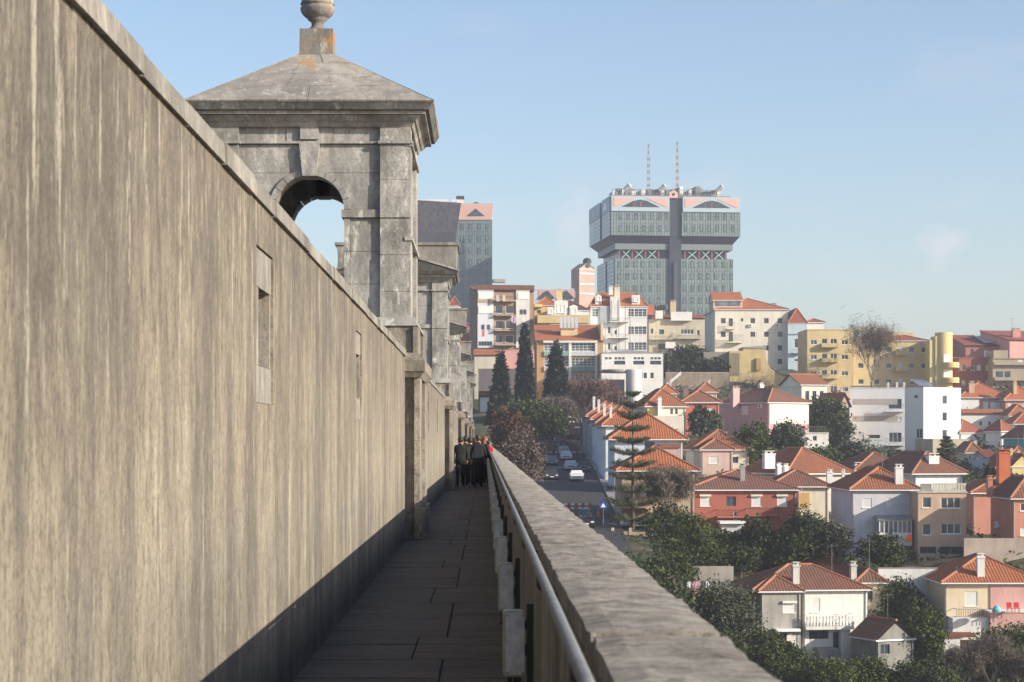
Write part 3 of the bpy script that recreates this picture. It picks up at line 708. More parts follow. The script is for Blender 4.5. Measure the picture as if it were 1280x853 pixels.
# low light boxes on black posts
gm = plain('frosted_panel', (.60, .62, .65), .4, 0, .75, 22); cm = plain('cream_casing', (.42, .39, .30), .55, 0, .7, 26)
names = ['nearest', 'second', 'third', 'fourth', 'fifth', 'sixth', 'seventh', 'eighth', 'ninth', 'tenth', 'eleventh', 'twelfth', 'thirteenth', 'fourteenth', 'fifteenth', 'sixteenth', 'seventeenth', 'eighteenth', 'nineteenth', 'twentieth', 'twenty-first', 'twenty-second', 'twenty-third', 'farthest']
f0 = thing('light_fixture', '', 'light', (0, 0, 0), 0, 'light boxes along the foot of the parapet')
def rbox(x0, x1, y0, y1, z0, z1, r=.02):
    pts = []
    for cx, cz, a0 in ((x1 - r, z1 - r, 0), (x0 + r, z1 - r, 90), (x0 + r, z0 + r, 180), (x1 - r, z0 + r, 270)):
        for q in range(4): a = R(a0 + q * 30); pts.append((cx + r * math.cos(a), cz + r * math.sin(a)))
    return MB().prism(pts, y0, y1)
rbox(.062, .137, .003, .075, -.812, -.585, .014).build('casing', cm, f0); rbox(.072, .136, -.003, .003, -.805, -.592, .009).build('panel', gm, f0)
for sx_, sz_ in ((.078, -.797), (.130, -.797), (.078, -.600), (.130, -.600)): MB().tube((sx_, -.006, sz_), (sx_, -.003, sz_), .0028, n=8).build('screw', DARKM, f0)
MB().tube((.10, .05, -.812), (.115, .05, -.95), .004, n=6).tube((.115, .05, -.95), (.15, .03, ZF + .02), .004, n=6).build('cable', BLACK, f0)
MB().box(.144, .168, .0, .035, ZF, -.56).build('post', BLACK, f0); MB().box(.133, .146, .014, .035, -.74, -.70).box(.133, .146, .014, .035, -.65, -.62).build('clip', BLACK, f0)
MB().box(.13, .229, -.02, .07, ZF - .01, ZF + .012).build('base_plate', BLACK, f0)
kids = {f0.name: [q for q in COL.objects if q.parent == f0]}
for i in range(24):
    o = f0 if i == 0 else copy_tree(f0, None, kids)
    o.location = (0, 6.87 + 2.66 * i, 0); o['label'] = '%s light box on a black post beside the parapet, counting from the front' % names[i].capitalize()
# body of the aqueduct down into the valley
aq = thing('aqueduct_arches', 'tall stone piers and deck carrying the walkway over the valley', 'aqueduct')
mb = MB(); mb.box(-6.6, .7, -12, 238, -3.4, ZF - .26).build('deck', PIERST, aq)
for i in range(9):
    yy = -62 + 32 * i + 0.5
    MB().box(-6.4, .55, 30.5 + 32 * (i - 2), 38.5 + 32 * (i - 2), -40, -3.41).build('pier', PIERST, aq)

# ================================================================== TERRAIN AND STREET
CP = []
def cp(px, py, D): v = P(px, py, D); CP.append((v.x, v.y, v.z))
for a in [(740, 690, 185), (715, 610, 250), (700, 565, 320), (690, 550, 370), (925, 672, 225), (820, 664, 215), (800, 604, 245), (840, 745, 195), (1010, 832, 190), (1200, 832, 190), (1110, 845, 182),
          (1100, 700, 215), (1180, 697, 212), (1250, 682, 210), (1000, 645, 245), (900, 597, 255), (970, 592, 265), (1130, 582, 335), (1075, 590, 338), (1100, 588, 348), (950, 547, 310), (830, 543, 290), (1008, 508, 356), (870, 492, 392),
          (870, 468, 402), (1090, 499, 395), (940, 462, 430), (625, 460, 400), (656, 512, 335), (710, 515, 368), (1230, 487, 400), (1240, 562, 320), (1240, 522, 365), (1240, 548, 340), (1210, 520, 365), (780, 502, 360), (780, 440, 412),
          (640, 530, 300), (1275, 600, 270), (1060, 600, 275), (1060, 588, 310), (770, 640, 222), (680, 700, 190), (690, 590, 290)]: cp(*a)
CP += [(10, 150, -15), (30, 150, -25), (60, 150, -29), (8, 100, -30), (14, 165, -21), (22, 175, -22), (40, 90, -36), (-20, 100, -32), (-20, 0, -38), (40, 0, -38), (120, 100, -36), (120, 180, -26), (180, 250, -10), (-30, 200, -16), (-40, 300, 0), (-60, 400, 12),
       (0, 470, 18), (60, 470, 20), (120, 470, 16), (160, 400, 10), (200, 350, 0), (0, 600, 28), (60, 600, 30), (120, 600, 26), (220, 600, 20), (-100, 600, 28), (-200, 300, 0), (-200, 0, -38), (250, 0, -38), (300, 300, -5),
       (0, 1000, 25), (300, 1000, 10), (-300, 1000, 25), (2, 235, -7), (4, 210, -12), (3, 180, -17)]
CPA = np.array(CP, float)
def gz(x, y):
    x = np.asarray(x, float); y = np.asarray(y, float); d2 = (x[..., None] - CPA[:, 0]) ** 2 + ((y[..., None] - CPA[:, 1]) * .8) ** 2 + 3.0
    w_ = 1 / d2 ** 1.7; return (w_ * CPA[:, 2]).sum(-1) / w_.sum(-1)
ST = [(9.0, 150, -19), (9.6, 185, -10.6), (10.0, 215, -8.2), (10.6, 250, -5.9), (11.4, 290, -3.6), (11.6, 320, -1.8), (11.4, 352, -.4), (8, 380, .6), (-4, 400, 1.2)]
def street_z(y):
    for (x0, y0, z0), (x1, y1, z1) in zip(ST, ST[1:]):
        if y <= y1: f = (y - y0) / (y1 - y0); return x0 + (x1 - x0) * f, z0 + (z1 - z0) * f
    return ST[-1][0], ST[-1][2]
def GZ(x, y):
    z = float(gz(x, y)); 
    if 140 < y < 400:
        sx, sz = street_z(y); d = abs(x - sx - .5)
        if d < 10: f = min(1, max(0, (d - 6.5) / 3.5)); z = (sz - .25) * (1 - f) + z * f
    return z
xs = sorted(set(list(range(-3000, -300, 300)) + list(range(-300, -40, 20)) + list(range(-40, 170, 3)) + list(range(170, 400, 20)) + list(range(400, 3001, 260))))
ys = sorted(set(list(range(-80, 60, 20)) + list(range(60, 480, 4)) + list(range(480, 800, 20)) + list(range(800, 3200, 200))))
V = []; 
for y in ys:
    for x in xs:
        z = GZ(x, y)
        if x > 2 and y > 60: z += .35 * math.sin(x * .7) * math.cos(y * .4)
        V.append((x, y, z))
nx = len(xs); Fc = [(j * nx + i, j * nx + i + 1, (j + 1) * nx + i + 1, (j + 1) * nx + i) for j in range(len(ys) - 1) for i in range(nx - 1)]
m, nt, bs = newmat('rough_grass_and_soil')
a = noise(nt, .12, 7, .65); b = noise(nt, 1.4, 8, .7); c = noise(nt, 7, 5, .7)
col = mixc(nt, ramp(nt, a, [(.40, 0.0), (.58, 1.0)]), (.035, .055, .018), (.13, .10, .065)); col = mixc(nt, ramp(nt, b, [(.38, .8), (.6, 0.0)]), col, (.03, .038, .014)); col = mixc(nt, ramp(nt, c, [(.55, 0.0), (.72, .4)]), col, (.18, .15, .10))
nt.links.new(col, bs.inputs['Base Color']); bs.inputs['Roughness'].default_value = 1; bump(nt, bs, c, .6, .2)
me = bpy.data.meshes.new('ground'); me.from_pydata(V, [], Fc); me.materials.append(m); me.polygons.foreach_set('use_smooth', [True] * len(Fc))
tag(link('ground', me), kind='structure')
# street with pavements
ASPH = plain('asphalt', (.042, .042, .046), .85, 0, .5, 1.5); KERB = plain('kerb_concrete', (.30, .29, .27), .9, 0, .5, 2)
def strip(name, o0, o1, dz, mat, y0=186, y1=398, kind='structure', step=6, thick=0):
    mb = MB(); y = y0; pr = None
    while y <= y1:
        sx, sz = street_z(y); cur = ((sx + o0, y, sz + dz), (sx + o1, y, sz + dz))
        if pr:
            mb.face([pr[0], pr[1], cur[1], cur[0]])
            if thick:
                for q, sgn in ((0, 1), (1, -1)):
                    lo = lambda p: (p[0], p[1], p[2] - thick)
                    mb.face([pr[q], cur[q], lo(cur[q]), lo(pr[q])][::sgn])
        pr = cur; y += step
    o = mb.build(name, mat); tag(o, kind=kind); return o
strip('road', -4.6, 4.2, 0, ASPH)
strip('pavement', 4.2, 6.4, .13, KERB, y0=206, thick=.3); strip('pavement', -6.2, -4.6, .13, KERB, thick=.3)
LINE = plain('road_paint', (.62, .62, .60), .7, 0, .4, 3)
rm = tag(bpy.data.objects.new('road_markings', None), kind='structure'); COL.objects.link(rm)
for yc, n in ((318, 9),):
    for i in range(n):
        sx, sz = street_z(yc); x = sx - 4.2 + i * .95; sx2, sz2 = street_z(yc + 3); MB().face([(x, yc, sz + .008), (x + .5, yc, sz + .008), (x + .5, yc + 3, sz2 + .008), (x, yc + 3, sz2 + .008)]) if 0 else None
        mb = MB(); mb.face([(x, yc, sz + .012), (x + .5, yc, sz + .012), (x + .5, yc + 3, sz2 + .012), (x, yc + 3, sz2 + .012)]); mb.build('crossing_stripe', LINE, rm)
y = 160
while y < 0:
    sx, sz = street_z(y); sx2, sz2 = street_z(y + 3); mb = MB(); mb.face([(sx - .1, y, sz + .012), (sx + .1, y, sz + .012), (sx2 + .1, y + 3, sz2 + .012), (sx2 - .1, y + 3, sz2 + .012)]); mb.build('lane_dash', LINE, rm); y += 9

# ================================================================== BUILDINGS ON THE HILLSIDE
REDW = (.40, .13, .09); PINK = (.52, .27, .235); CREAM = (.66, .57, .40); BEIGE = (.50, .38, .27); YEL = (.70, .56, .27); OCH = (.58, .45, .22); LAV = (.56, .48, .50)
BLUE = (.50, .60, .66); GREYW = (.42, .40, .36); SALM = (.55, .25, .17); BROWN = (.34, .22, .14); BRICK = (.36, .13, .095); WWM = wallm(WHITE)
G1 = 'small tiled houses on the slope'; G2 = 'apartment blocks on the hilltop'
# --- nearest row, bottom right
b = Bld('house', 'Long house with twin orange roofs, lowest in view, its main roof behind the balconied front', 195, None, 962, 1112, 728, 830, 0, 16, CREAM, G1, down=0) if 0 else None
b = Bld('house', 'White house with balustrade balcony and grey left wing, low beside the round olive tree', 190, 946, 1004, 1084, 737, 832, 6, 8.5, (.80, .78, .72), G1)
b.wins('F', [1019.5], [757], 11, 17, 's'); b.win('F', 1011, 789, 1036, 799, 'd'); b.win('F', 1041, 789, 1051, 817, 'g'); b.win('F', 1064, 760, 1074, 776, 's') if 0 else None
b.balcony('F', 1003, 1063, 782, 767, 1.3, solid=None, rail=PVC, slab=WWM, th=.3)
bb = MB(); a0, z0 = b.lf(1003, 782, 'F'); a1, _ = b.lf(1063, 782, 'F')
for i in range(15): xx = a0 + .15 + (a1 - a0 - .3) * i / 14; bb.lathe([(.05, 0), (.10, .1), (.13, .3), (.06, .6), (.09, .85), (.09, .95)], (xx, -1.22, z0), 7)
b.part('balusters', bb, WWM)
b.roof('hip', 2.1, .45, TILE_OLD, box=(-4.6, b.W, 0, 8.5)); b.chimney(991.5, 999.5, 707, 737, .6); b.chimney(1064, 1071, 706, 728, 5.5); 
b.box('stair', 1024, 1050, 812, 832, -2.2, -.02, CONC); b.box('porch_wall', 1051, 1063, 786, 830, -.8, -.02, WWM); b.finish()
b = Bld('house_wing', 'Bare grey cement wing with small pyramid roof, half behind the olive tree', 189, None, 951, 1001, 739, 832, 6, 5.0, GREYW, G1, 'house', .6)
b.win('F', 979, 754, 994, 766, 'S'); b.win('F', 973, 792, 983, 804, 'd'); b.win('F', 984, 793, 1000, 808, 's'); b.roof('hip', 1.35, .35, TILE_OLD); b.box('awning', 970, 1001, 787, 790, -1.2, -.02, PVC); b.finish()
b = Bld('house', 'Wide house with bright orange hip roof and skylight, behind the white balconied house', 203, 900, 965, 1106, 726, 790, 0, 12, CREAM, G1)
b.win('F', 1085, 737, 1092, 750, 's'); b.roof('hip', 2.7, .5, TILE); b.chimney(983, 992, 690, 705, 8, CONC)
xa, _, za = b.loc(1010, 705, 3.3); MB().box(xa, xa + 1.1, 3.0, 3.9, za - .45, za + .02).build('skylight', GLASS2, b.o); b.finish()
b = Bld('house', 'Cream house end wall with dark green shutter, right of the white balconied house', 196, None, 1072, 1106, 728, 820, 0, 6, CREAM, G1)
b.win('F', 1085, 737, 1091, 750, 'd'); b.roof('hip', 1.2, .35, TILE_OLD); b.finish()
# shed
b = Bld('shed', 'Small windowless looking cement shed with gable and old tile roof under the dark tree', 184, 1080, 1096, 1142, 800, 838, 24, 4.2, (.30, .29, .26), None, 'shed', .8)
b.win('F', 1101, 806, 1112, 818, 'd'); b.roof('gable', 1.75, .2, TILE_OLD, axis='y', ribs=True); b.finish()
# bottom right cream/pink house
b = Bld('house', 'Cream and pink house at the right edge with long orange roof and white chimney', 192, 1147, 1181, 1300, 728, 800, 0, 10.5, (.70, .58, .40), G1)
b.win('F', 1206, 740, 1222, 758, 's'); b.win('F', 1239, 739, 1253, 760, 'g'); b.roof('hip', 2.4, .5, TILE_NEW); b.chimney(1222, 1231, 696, 728, .5, WWM)
b.balcony('F', 1192, 1238, 770, 760, 1.2); b.box('lower_block', 1191, 1236, 773, 800, -2.2, -.02, WWM); b.box('pink_wall', 1238, 1300, 729.5, 766, -.12, -.01, wallm((.62, .36, .32))); b.box('terrace', 1238, 1300, 766, 800, -2.6, -.02, wallm((.62, .36, .32)))
b.box('terrace_coping', 1237, 1300, 764.5, 766, -2.7, -.02, WWM); b.box('lean_to_roof', 1178, 1220, 793, 797, -4.6, -2.4, TILE_RED); b.box('lean_to_wall', 1180, 1200, 797, 830, -4.4, -2.5, WWM)
for xx in (1196, 1250): x_, _, z_ = b.loc(xx, 708, 2.6); MB().box(x_, x_ + 1.0, 2.2, 3.2, z_ - .35, z_ - .05).build('skylight', GLASS2, b.o)
b.finish()
b = Bld('house', 'Orange hipped roof rising behind the cream and pink house at the right edge', 205, None, 1212, 1310, 705, 760, 0, 12, CREAM, G1); b.roof('hip', 2.0, .4, TILE); b.finish()
# --- second row
b = Bld('house', 'Brick red two storey house with four upper windows and weathered brown roof', 225, 849, 862, 996, 612, 668, 0, None, REDW, G1)
for x, k in ((881.5, 'S'), (914, 'd'), (945.5, 'S'), (977.5, 'S')): b.win('F', x - 6, 621, x + 6, 633, k)
b.balcony('F', 895, 930, 645, 637, 1.1, rail=DARKM); b.balcony('F', 934, 975, 643, 635, 1.3, rail=DARKM)
b.box('white_canopy', 900, 932, 652, 655, -3.5, -.02, PVC); b.box('porch', 902, 930, 655, 667, -3.0, -.03, wallm((.6, .6, .62))); b.win('F', 917, 640, 921, 650, 'g')
b.roof('hip', 2.15, .5, tilem((.25, .10, .065), .9), r=1.1); b.chimney(925.5, 931.5, 583, 607, 2.2, CONC); b.finish()
b = Bld('house', 'Beige house with ribbed pyramid roof behind the tall araucaria tree', 213, 770, 776, 868, 588, 668, 0, 9.5, BEIGE, G1)
b.roof('hip', 2.55, .6, TILE_NEW, r=1.0); b.win('F', 800, 607, 812, 620, 's'); b.box('porch_roof', 782, 808, 636, 642, -1.6, -.02, TILE_NEW); b.box('side_wing', 868, 880, 596, 660, .3, 5, wallm(CREAM)) if 0 else None; b.finish()
b = Bld('house', 'White house with large bright orange gable shaped roof, above the ribbed pyramid roof', 243, 762, 767, 853, 549, 610, 0, 11, (.60, .66, .74), G1)
b.roof('hip', 3.3, .7, TILE_NEW, r=1.0); b.win('F', 806, 553, 818, 562, 'd'); b.box('annex', 826, 850, 560, 600, -2.5, -.02, wallm((.62, .42, .36))); b.box('annex_roof', 824, 851, 556, 560, -2.7, -.02, TILE_NEW); b.finish()
lab = ['Nearest of four white street houses with orange roofs in a terrace', 'Second of the four white terrace houses up the street', 'Third of the four white terrace houses up the street', 'Farthest of the four white terrace houses, beside the bare street trees']
for i, (D, xc, xr, ye, yb) in enumerate([(262, 756, 812, 532, 588), (284, 748, 805, 529, 578), (305, 741, 800, 524, 565), (326, 735, 790, 520, 556)]):
    b = Bld('terrace_house', lab[i], D, None, xc, xr, ye, yb, 0, 17.5, (.72, .74, .78), 'white terrace houses along the street')
    for t in (3, 8, 13):
        for z in (1.0, 3.6): b.ops['L'].append((t - .5, t + .5, z, z + 1.3)); window(b.o, 'w', 1.0, 1.3, (0, t, z), -math.pi / 2)
    b.roof('hip', 2.6, .5, TILE_NEW if i % 2 == 0 else TILE, r=1.0, axis='x'); b.chimney(xc + 6 , xc + 9, ye - 22, ye - 8, 3, WWM)
    if i == 0: b.box('garden_wall', 757, 772, 585, 600, -3, -2.7, WWM)
    b.finish()
b = Bld('house', 'Pale pink house with one shuttered window, left of the big dark tiled roof', 254, 858, 877, 916, 562, 600, 0, 8, (.66, .46, .38), G1)
b.win('F', 886, 571, 898, 580, 's'); b.roof('hip', 1.35, .3, TILE_OLD); b.finish()
b = Bld('house', 'House with wide red roof and thin chimney, cream wall with one dark window', 262, 850, 868, 936, 562, 600, 0, 11, (.68, .64, .54), G1)
b.win('F', 915, 571, 923, 579, 'd'); b.roof('hip', 2.6, .5, TILE); b.chimney(905.5, 909, 543, 557, 3, WWM); b.finish()
b = Bld('house', 'House with broad hipped roof, dark left slope and twin white chimneys', 243, 926, 985, 1062, 592, 635, 20, 12, (.60, .56, .50), G1)
b.roof('hip', 3.1, .6, TILE); b.chimney(956, 969, 567, 578, 3, WWM); b.chimney(972, 977, 582, 596, -1.0, WWM, .6); b.chimney(981, 986, 583, 596, -1.0, WWM, .6); b.finish()
b = Bld('house', 'Cream house with yellow framed window between red house and lavender house', 234, None, 997, 1036, 608, 650, 0, 8, (.74, .68, .54), G1)
b.box('window_surround', 998, 1012, 616, 636, -.08, -.01, wallm((.62, .42, .16))); b.win('F', 1000, 618, 1009, 630, 's'); b.roof('hip', 1.9, .5, TILE_OLD, box=(-3, b.W, 0, 8)); b.chimney(1034, 1041, 590, 608, 1.0, WWM); b.chimney(1053, 1056, 590, 607, 1.5, WWM) ; b.finish()
b = Bld('house', 'Lavender white house with glazed veranda and two tall white chimneys', 215, 1034, 1065, 1148, 612, 700, 0, 13, (.66, .64, .68), G1)
b.win('F', 1078, 623, 1090, 635, 's'); b.win('F', 1108, 623, 1114, 633, 's'); b.win('F', 1078, 655, 1090, 673, 's')
b.roof('hip', 2.35, .4, TILE); b.chimney(1066, 1076, 584, 601, 1.2, WWM) if 0 else None; b.chimney(1119.5, 1129, 584, 608, .5, WWM)
x0, _, zv = b.loc(1099, 672, -2.4); x1, _, zt = b.loc(1140, 652, -2.4); b.part('veranda_floor', MB().box(x0, x1, -2.4, -.02, zv - .9, zv), WWM)
vr = MB(); vr.box(x0, x1, -2.4, -.02, zt, zt + .12); n = 7
for i in range(n + 1): xx = x0 + (x1 - x0 - .1) * i / n; vr.box(xx, xx + .1, -2.4, -2.28, zv, zt)
for i in range(4): yy = -2.28 + .55 * i; vr.box(x0, x0 + .1, yy + .01, yy + .08, zv, zt)
vo = b.part('veranda', vr, PVC); b.part('pane', MB().box(x0 + .02, x1 - .02, -2.34, -2.31, zv + .5, zt).box(x0 + .03, x0 + .06, -2.3, -.05, zv + .5, zt), GLASS2, vo); b.part('veranda_wall', MB().box(x0, x1, -2.38, -2.29, zv, zv + .5), PVC, vo)
b.part('veranda_roof', MB().prism([(-2.6, zt + .13), (-.02, zt + .13), (-.02, zt + .6)], x0 - .1, x1 + .1, 'x'), CONC, vo); b.finish()
b = Bld('house', 'Beige three storey house with balustraded roof terrace and wide white windows', 211, None, 1147.5, 1208, 615, 705, 0, 9, (.60, .42, .29), G1)
for y in (629, 661): b.win('F', 1153, y - 6 - .5, 1164, y + 6 + (2 if y > 650 else 0), 'w'); b.win('F', 1176, y - 7, 1201, y + 6.5, 'w')
b.win('F', 1150, 684, 1170, 692, 'd'); b.win('F', 1174, 684, 1204, 693, 'd'); b.roof('flat', 0, .12, wallm((.60, .56, .46))); x0, _, z0 = b.loc(1166, 615, 0); rb = MB(); rb.box(x0, b.W, 0, .15, z0 + .75, z0 + .9); rb.box(x0, b.W, 0, .15, z0 + .03, z0 + .12)
for i in range(12): xx = x0 + (b.W - x0 - .3) * i / 11; rb.box(xx, xx + .22, .02, .13, z0 + .12, z0 + .75)
b.part('balustrade', rb, wallm((.62, .58, .48))); b.part('parapet_panel', MB().box(.3, x0 - .1, .1, .25, z0 + .02, z0 + .85), CONC); b.finish()
b = Bld('house', 'Salmon house at the right edge with blank side wall and air conditioner', 205, 1209, 1266, 1312, 623, 695, 0, 9, SALM, G1)
b.ac('L', 1248, 656); b.win('F', 1275.5, 629, 1290, 639, 'w'); b.win('F', 1275.5, 660, 1290, 670, 's'); b.roof('hip', 2.2, .35, TILE_OLD); b.chimney(1235, 1241, 598, 612, 5, wallm(SALM)); b.finish()
b = Bld('house', 'Red roofed house with a massive brick orange chimney stack, right edge', 232, None, 1216, 1310, 616, 640, 0, 9, SALM, G1)
b.roof('hip', 2.0, .4, TILE); b.chimney(1249, 1263, 565, 596, 1.0, wallm((.56, .15, .06)), 1.4); b.finish()
b = Bld('house', 'White house with dark brown hipped roof and square white chimney in front of modern block', 250, 1092, 1143, 1203, 592, 640, 14, 13, (.72, .74, .76), G1)
b.roof('hip', 2.7, .7, TILE_OLD); b.chimney(1161.5, 1174, 570, 588, 1.0, WWM, 1.2); b.finish()
b = Bld('house', 'Low house showing only its red brown roof left of the modern block', 262, None, 1070, 1140, 588, 630, 10, 10, (.6, .5, .4), G1); b.roof('hip', 2.3, .5, TILE_OLD); b.chimney(1069, 1078, 581, 592, 1, WWM); b.finish()
# --- middle rows
b = Bld('house', 'Yellow and white house with steep red roof above the terrace houses', 290, 796, 808, 857, 508, 560, 8, 9, (.76, .72, .60), G1)
b.win('F', 838, 511, 841, 518, 'd'); b.win('F', 844, 511, 847, 518, 'd'); b.box('yellow_front', 809, 825, 510, 520, -.1, -.01, wallm((.72, .60, .25))); b.roof('hip', 2.6, .4, TILE, r=1.0); b.chimney(822.5, 827, 499, 518, -.9, WWM, .6); b.box('lean_to', 814, 855, 520, 545, -3, -.03, wallm((.58, .53, .46))); b.finish()
b = Bld('house', 'Small raspberry red house with hipped roof and one white shuttered window', 302, 833, 853, 899, 503, 545, 0, 9, (.50, .15, .12), G1)
b.win('F', 884, 511, 891, 519, 's'); b.roof('hip', 1.9, .4, TILE_OLD, r=.9); b.chimney(854, 861, 485, 502, 1.5, wallm((.25, .17, .14))); b.finish()
b = Bld('house', 'Pink house whose shaded pink side meets a sunlit cream front with washing', 312, 898, 960, 1011, 503, 556, 30, None, (.60, .36, .33), G1)
b.win('L', 927, 508, 935, 518, 's'); b.win('L', 929, 531, 935, 538, 'd'); b.ac('L', 952, 508); b.box('cream_front', 962, 1011, 504, 530, -.1, -.01, wallm((.78, .74, .62)))
for x in (965, 974): b.win('F', x - 3, 510, x + 3, 518, 'w')
for x in (985, 1002): b.win('F', x - 2.5, 512, x + 2.5, 518, 's')
b.win('F', 967, 532, 973, 542, 'w'); b.roof('hip', 2.3, .4, TILE_OLD); b.chimney(916.5, 924.5, 485, 503, 7, wallm((.60, .40, .38))); b.chimney(950.5, 955, 481, 497, 8, WWM)
cl = MB(); x0, _, z0 = b.loc(964, 520, -.5)
for i in range(5): cl.box(x0 + i * .55, x0 + i * .55 + .4, -.52, -.48, z0 - .7 - .1 * (i % 2), z0)
b.box('terrace', 1011, 1036, 542, 556, -1, 4, WWM); b.finish()
cl2 = Bld('house', 'Low white flat roofed annex with railed terrace beside the round tree', 308, None, 996, 1035, 541, 560, 0, 6, (.78, .76, .70), G1); cl2.win('F', 1016, 545, 1021, 551, 'd'); cl2.roof('flat', 0, .1, WWM); x0, _, z0 = cl2.loc(1000, 541, 0); rr = MB()
for i in range(18): rr.box(.1 + i * .26, .14 + i * .26, .05, .09, z0, z0 + .9)
rr.box(.1, cl2.W - .1, .04, .10, z0 + .9, z0 + .95); cl2.part('railing', rr, METAL); cl2.finish()
b = Bld('house', 'White house with arched blind windows and grey gable wall below the yellow wall', 352, 975, 1002, 1034, 481, 512, 12, 11, (.76, .74, .64), G1)
for x in (1009, 1018, 1027): b.win('F', x - 2.5, 489, x + 2.5, 501, 'd')
b.roof('gable', 2.0, .3, TILE, axis='x'); b.finish()
b = Bld('house', 'Small tan house with low gable squeezed between round tree and modern block', 338, 1030, 1050, 1062, 509, 540, 20, 8, (.50, .36, .24), G1); b.roof('gable', 2.4, .3, TILE, axis='y'); b.chimney(1055, 1059, 493, 505, 2, wallm((.7, .55, .3))); b.finish()
# modern white block: shaded flank with balconies, sunlit end
b = Bld('apartment_block', 'Modern white flat roofed block with horizontal window bands and balconies', 330, None, 1154.5, 1201, 484, 588, 40, 12, (.80, .79, .75), G2, 'apartment block', .08)
for y in (500, 521, 543): b.win('F', 1178, y - 5.5, 1184, y + 5.5, 'S' if 0 else 'g')
b.ops['L'] = []; b.d = b.fy(1131); b.roof('flat', 0, .05, WWM)
sp_ = MB(); x0, _, z0 = b.loc(1150, 484, 1.0)
for i in range(4): sp_.prism([(1.2, z0 + .25), (3.2, z0 + 1.3), (3.2, z0 + 1.35), (1.2, z0 + .31)], x0 + i * 1.0, x0 + i * 1.0 + .9, 'x')
b.part('solar_panels', sp_, GLASS2); b.win('L', 1143, 494, 1147, 498, 'd'); b.win('L', 1145, 536, 1153, 548, 'w') ; b.finish()
b = Bld('apartment_block', 'Long white flank of the modern block with loggias, left of its sunlit end', 352, None, 1061, 1133, 485, 580, -12, 12, (.76, .77, .78), G2, 'apartment block', .08)
for y in (502.5, 523.5): b.box('grey_band', 1066, 1122, y - 3.6, y + 3.6, -.03, -.005, wallm((.50, .45, .41))); b.win('F', 1066, y - 3.6, 1080, y + 3.6, 'd'); b.win('F', 1095, y - 3.5, 1100, y - .5, 'd')
b.win('F', 1111, 499, 1127, 511, 'd'); b.balcony('F', 1107, 1130, 514, 506, 1.0); b.win('F', 1111, 521, 1127, 527, 's'); b.win('F', 1086, 544, 1100, 548, 'd'); b.win('F', 1111, 541, 1127, 553, 'w'); b.balcony('F', 1107, 1130, 556, 548, 1.0); b.win('F', 1066, 541, 1080, 548, 's'); b.win('F', 1111, 562, 1127, 570, 'd')
b.roof('flat', 0, .05, WWM); b.box('roof_duct', 1063, 1092, 482.5, 484, 2, 3.5, METAL)
for x in (1109, 1120, 1129): b.box('vent_pipe', x, x + 2.5, 478, 486, 2, 2.6, WWM)
b.finish()
b = Bld('annex', 'Plain olive beige box standing against the modern white block', 318, None, 1166, 1211, 549, 600, 8, 8, (.50, .44, .31), None, 'building'); b.roof('flat', 0, .03, wallm((.50, .44, .31))); b.finish()
# right cluster
b = Bld('house', 'Row house with brick pink front under a broad red roof, right of the modern block', 372, None, 1200, 1262, 497, 530, 0, 12, PINK, G1)
b.box('white_front', 1201, 1224, 500, 516, -.3, -.02, WWM); b.win('F', 1229, 502, 1235, 511, 's'); b.box('shop_panel', 1238, 1255, 503, 512, -.2, -.02, WWM); b.roof('hip', 3.0, .5, TILE_NEW); b.chimney(1211.5, 1218, 479, 495, 1, wallm((.62, .42, .30))); b.finish()
b = Bld('house', 'Salmon pink house with washing line at right edge below the terracotta blocks', 368, None, 1257, 1300, 500, 530, 0, 10, (.62, .34, .27), G1)
b.win('F', 1261, 503, 1265, 510, 's'); b.roof('hip', 2.6, .5, TILE_NEW); b.chimney(1267, 1271, 478, 494, 1, wallm((.68, .45, .25))); b.finish()
b = Bld('house', 'Long low white building with thin red roof edge beside the modern block', 350, None, 1200, 1263, 517, 545, 0, 7, (.80, .78, .70), G1)
for x in (1226, 1237, 1247, 1257): b.win('F', x - 1.5, 527, x + 1.5, 532, 'd')
b.roof('shed', .9, .3, TILE_NEW); b.finish()
b = Bld('house', 'Narrow white house with red roof and roof terrace pots beside the modern block', 336, None, 1200, 1230, 541, 565, 25, 7, (.74, .73, .70), G1); b.roof('hip', 2.2, .3, TILE_RED); b.finish()
b = Bld('house', 'Small white house with red pyramid roof left of the turquoise house', 322, 1232, 1251, 1267, 539, 565, 32, None, (.76, .74, .70), G1); b.win('L', 1242, 545, 1246, 551, 's'); b.roof('hip', 1.8, .35, TILE_RED); b.finish()
b = Bld('house', 'Turquoise house with brown pyramid roof at the right edge', 312, 1254, 1280, 1300, 548, 570, 28, None, (.12, .42, .38), G1); b.roof('hip', 2.0, .35, TILE_OLD); b.finish()
b = Bld('house', 'Low grey white workshop with flat terrace and faded red roof', 292, 1214, 1221, 1256, 573, 600, 0, 9, (.56, .57, .60), G1)
b.win('F', 1239, 578, 1244, 590, 's'); b.roof('flat', 0, .05, CONC); b.roof('shed', 1.3, .2, TILE_RED, box=(2.2, b.W, 3, 9), z=b.H, name='shed_roof') ; b.finish()
b = Bld('house', 'Small yellow gabled house by the brick orange chimney', 276, 1258, 1264, 1294, 583, 605, 0, 6, (.76, .62, .28), G1); b.roof('gable', 1.7, .15, TILE, axis='y'); b.chimney(1263, 1266, 563, 578, 3, wallm((.7, .5, .25))); b.chimney(1272, 1275, 565, 578, 3, wallm((.7, .4, .2))); b.finish()
b = Bld('house', 'Wide dull red roof wedged behind the yellow gable at the right edge', 284, None, 1256, 1300, 578, 600, 0, 10, SALM, G1); b.roof('hip', 2.2, .4, TILE_OLD); b.finish()
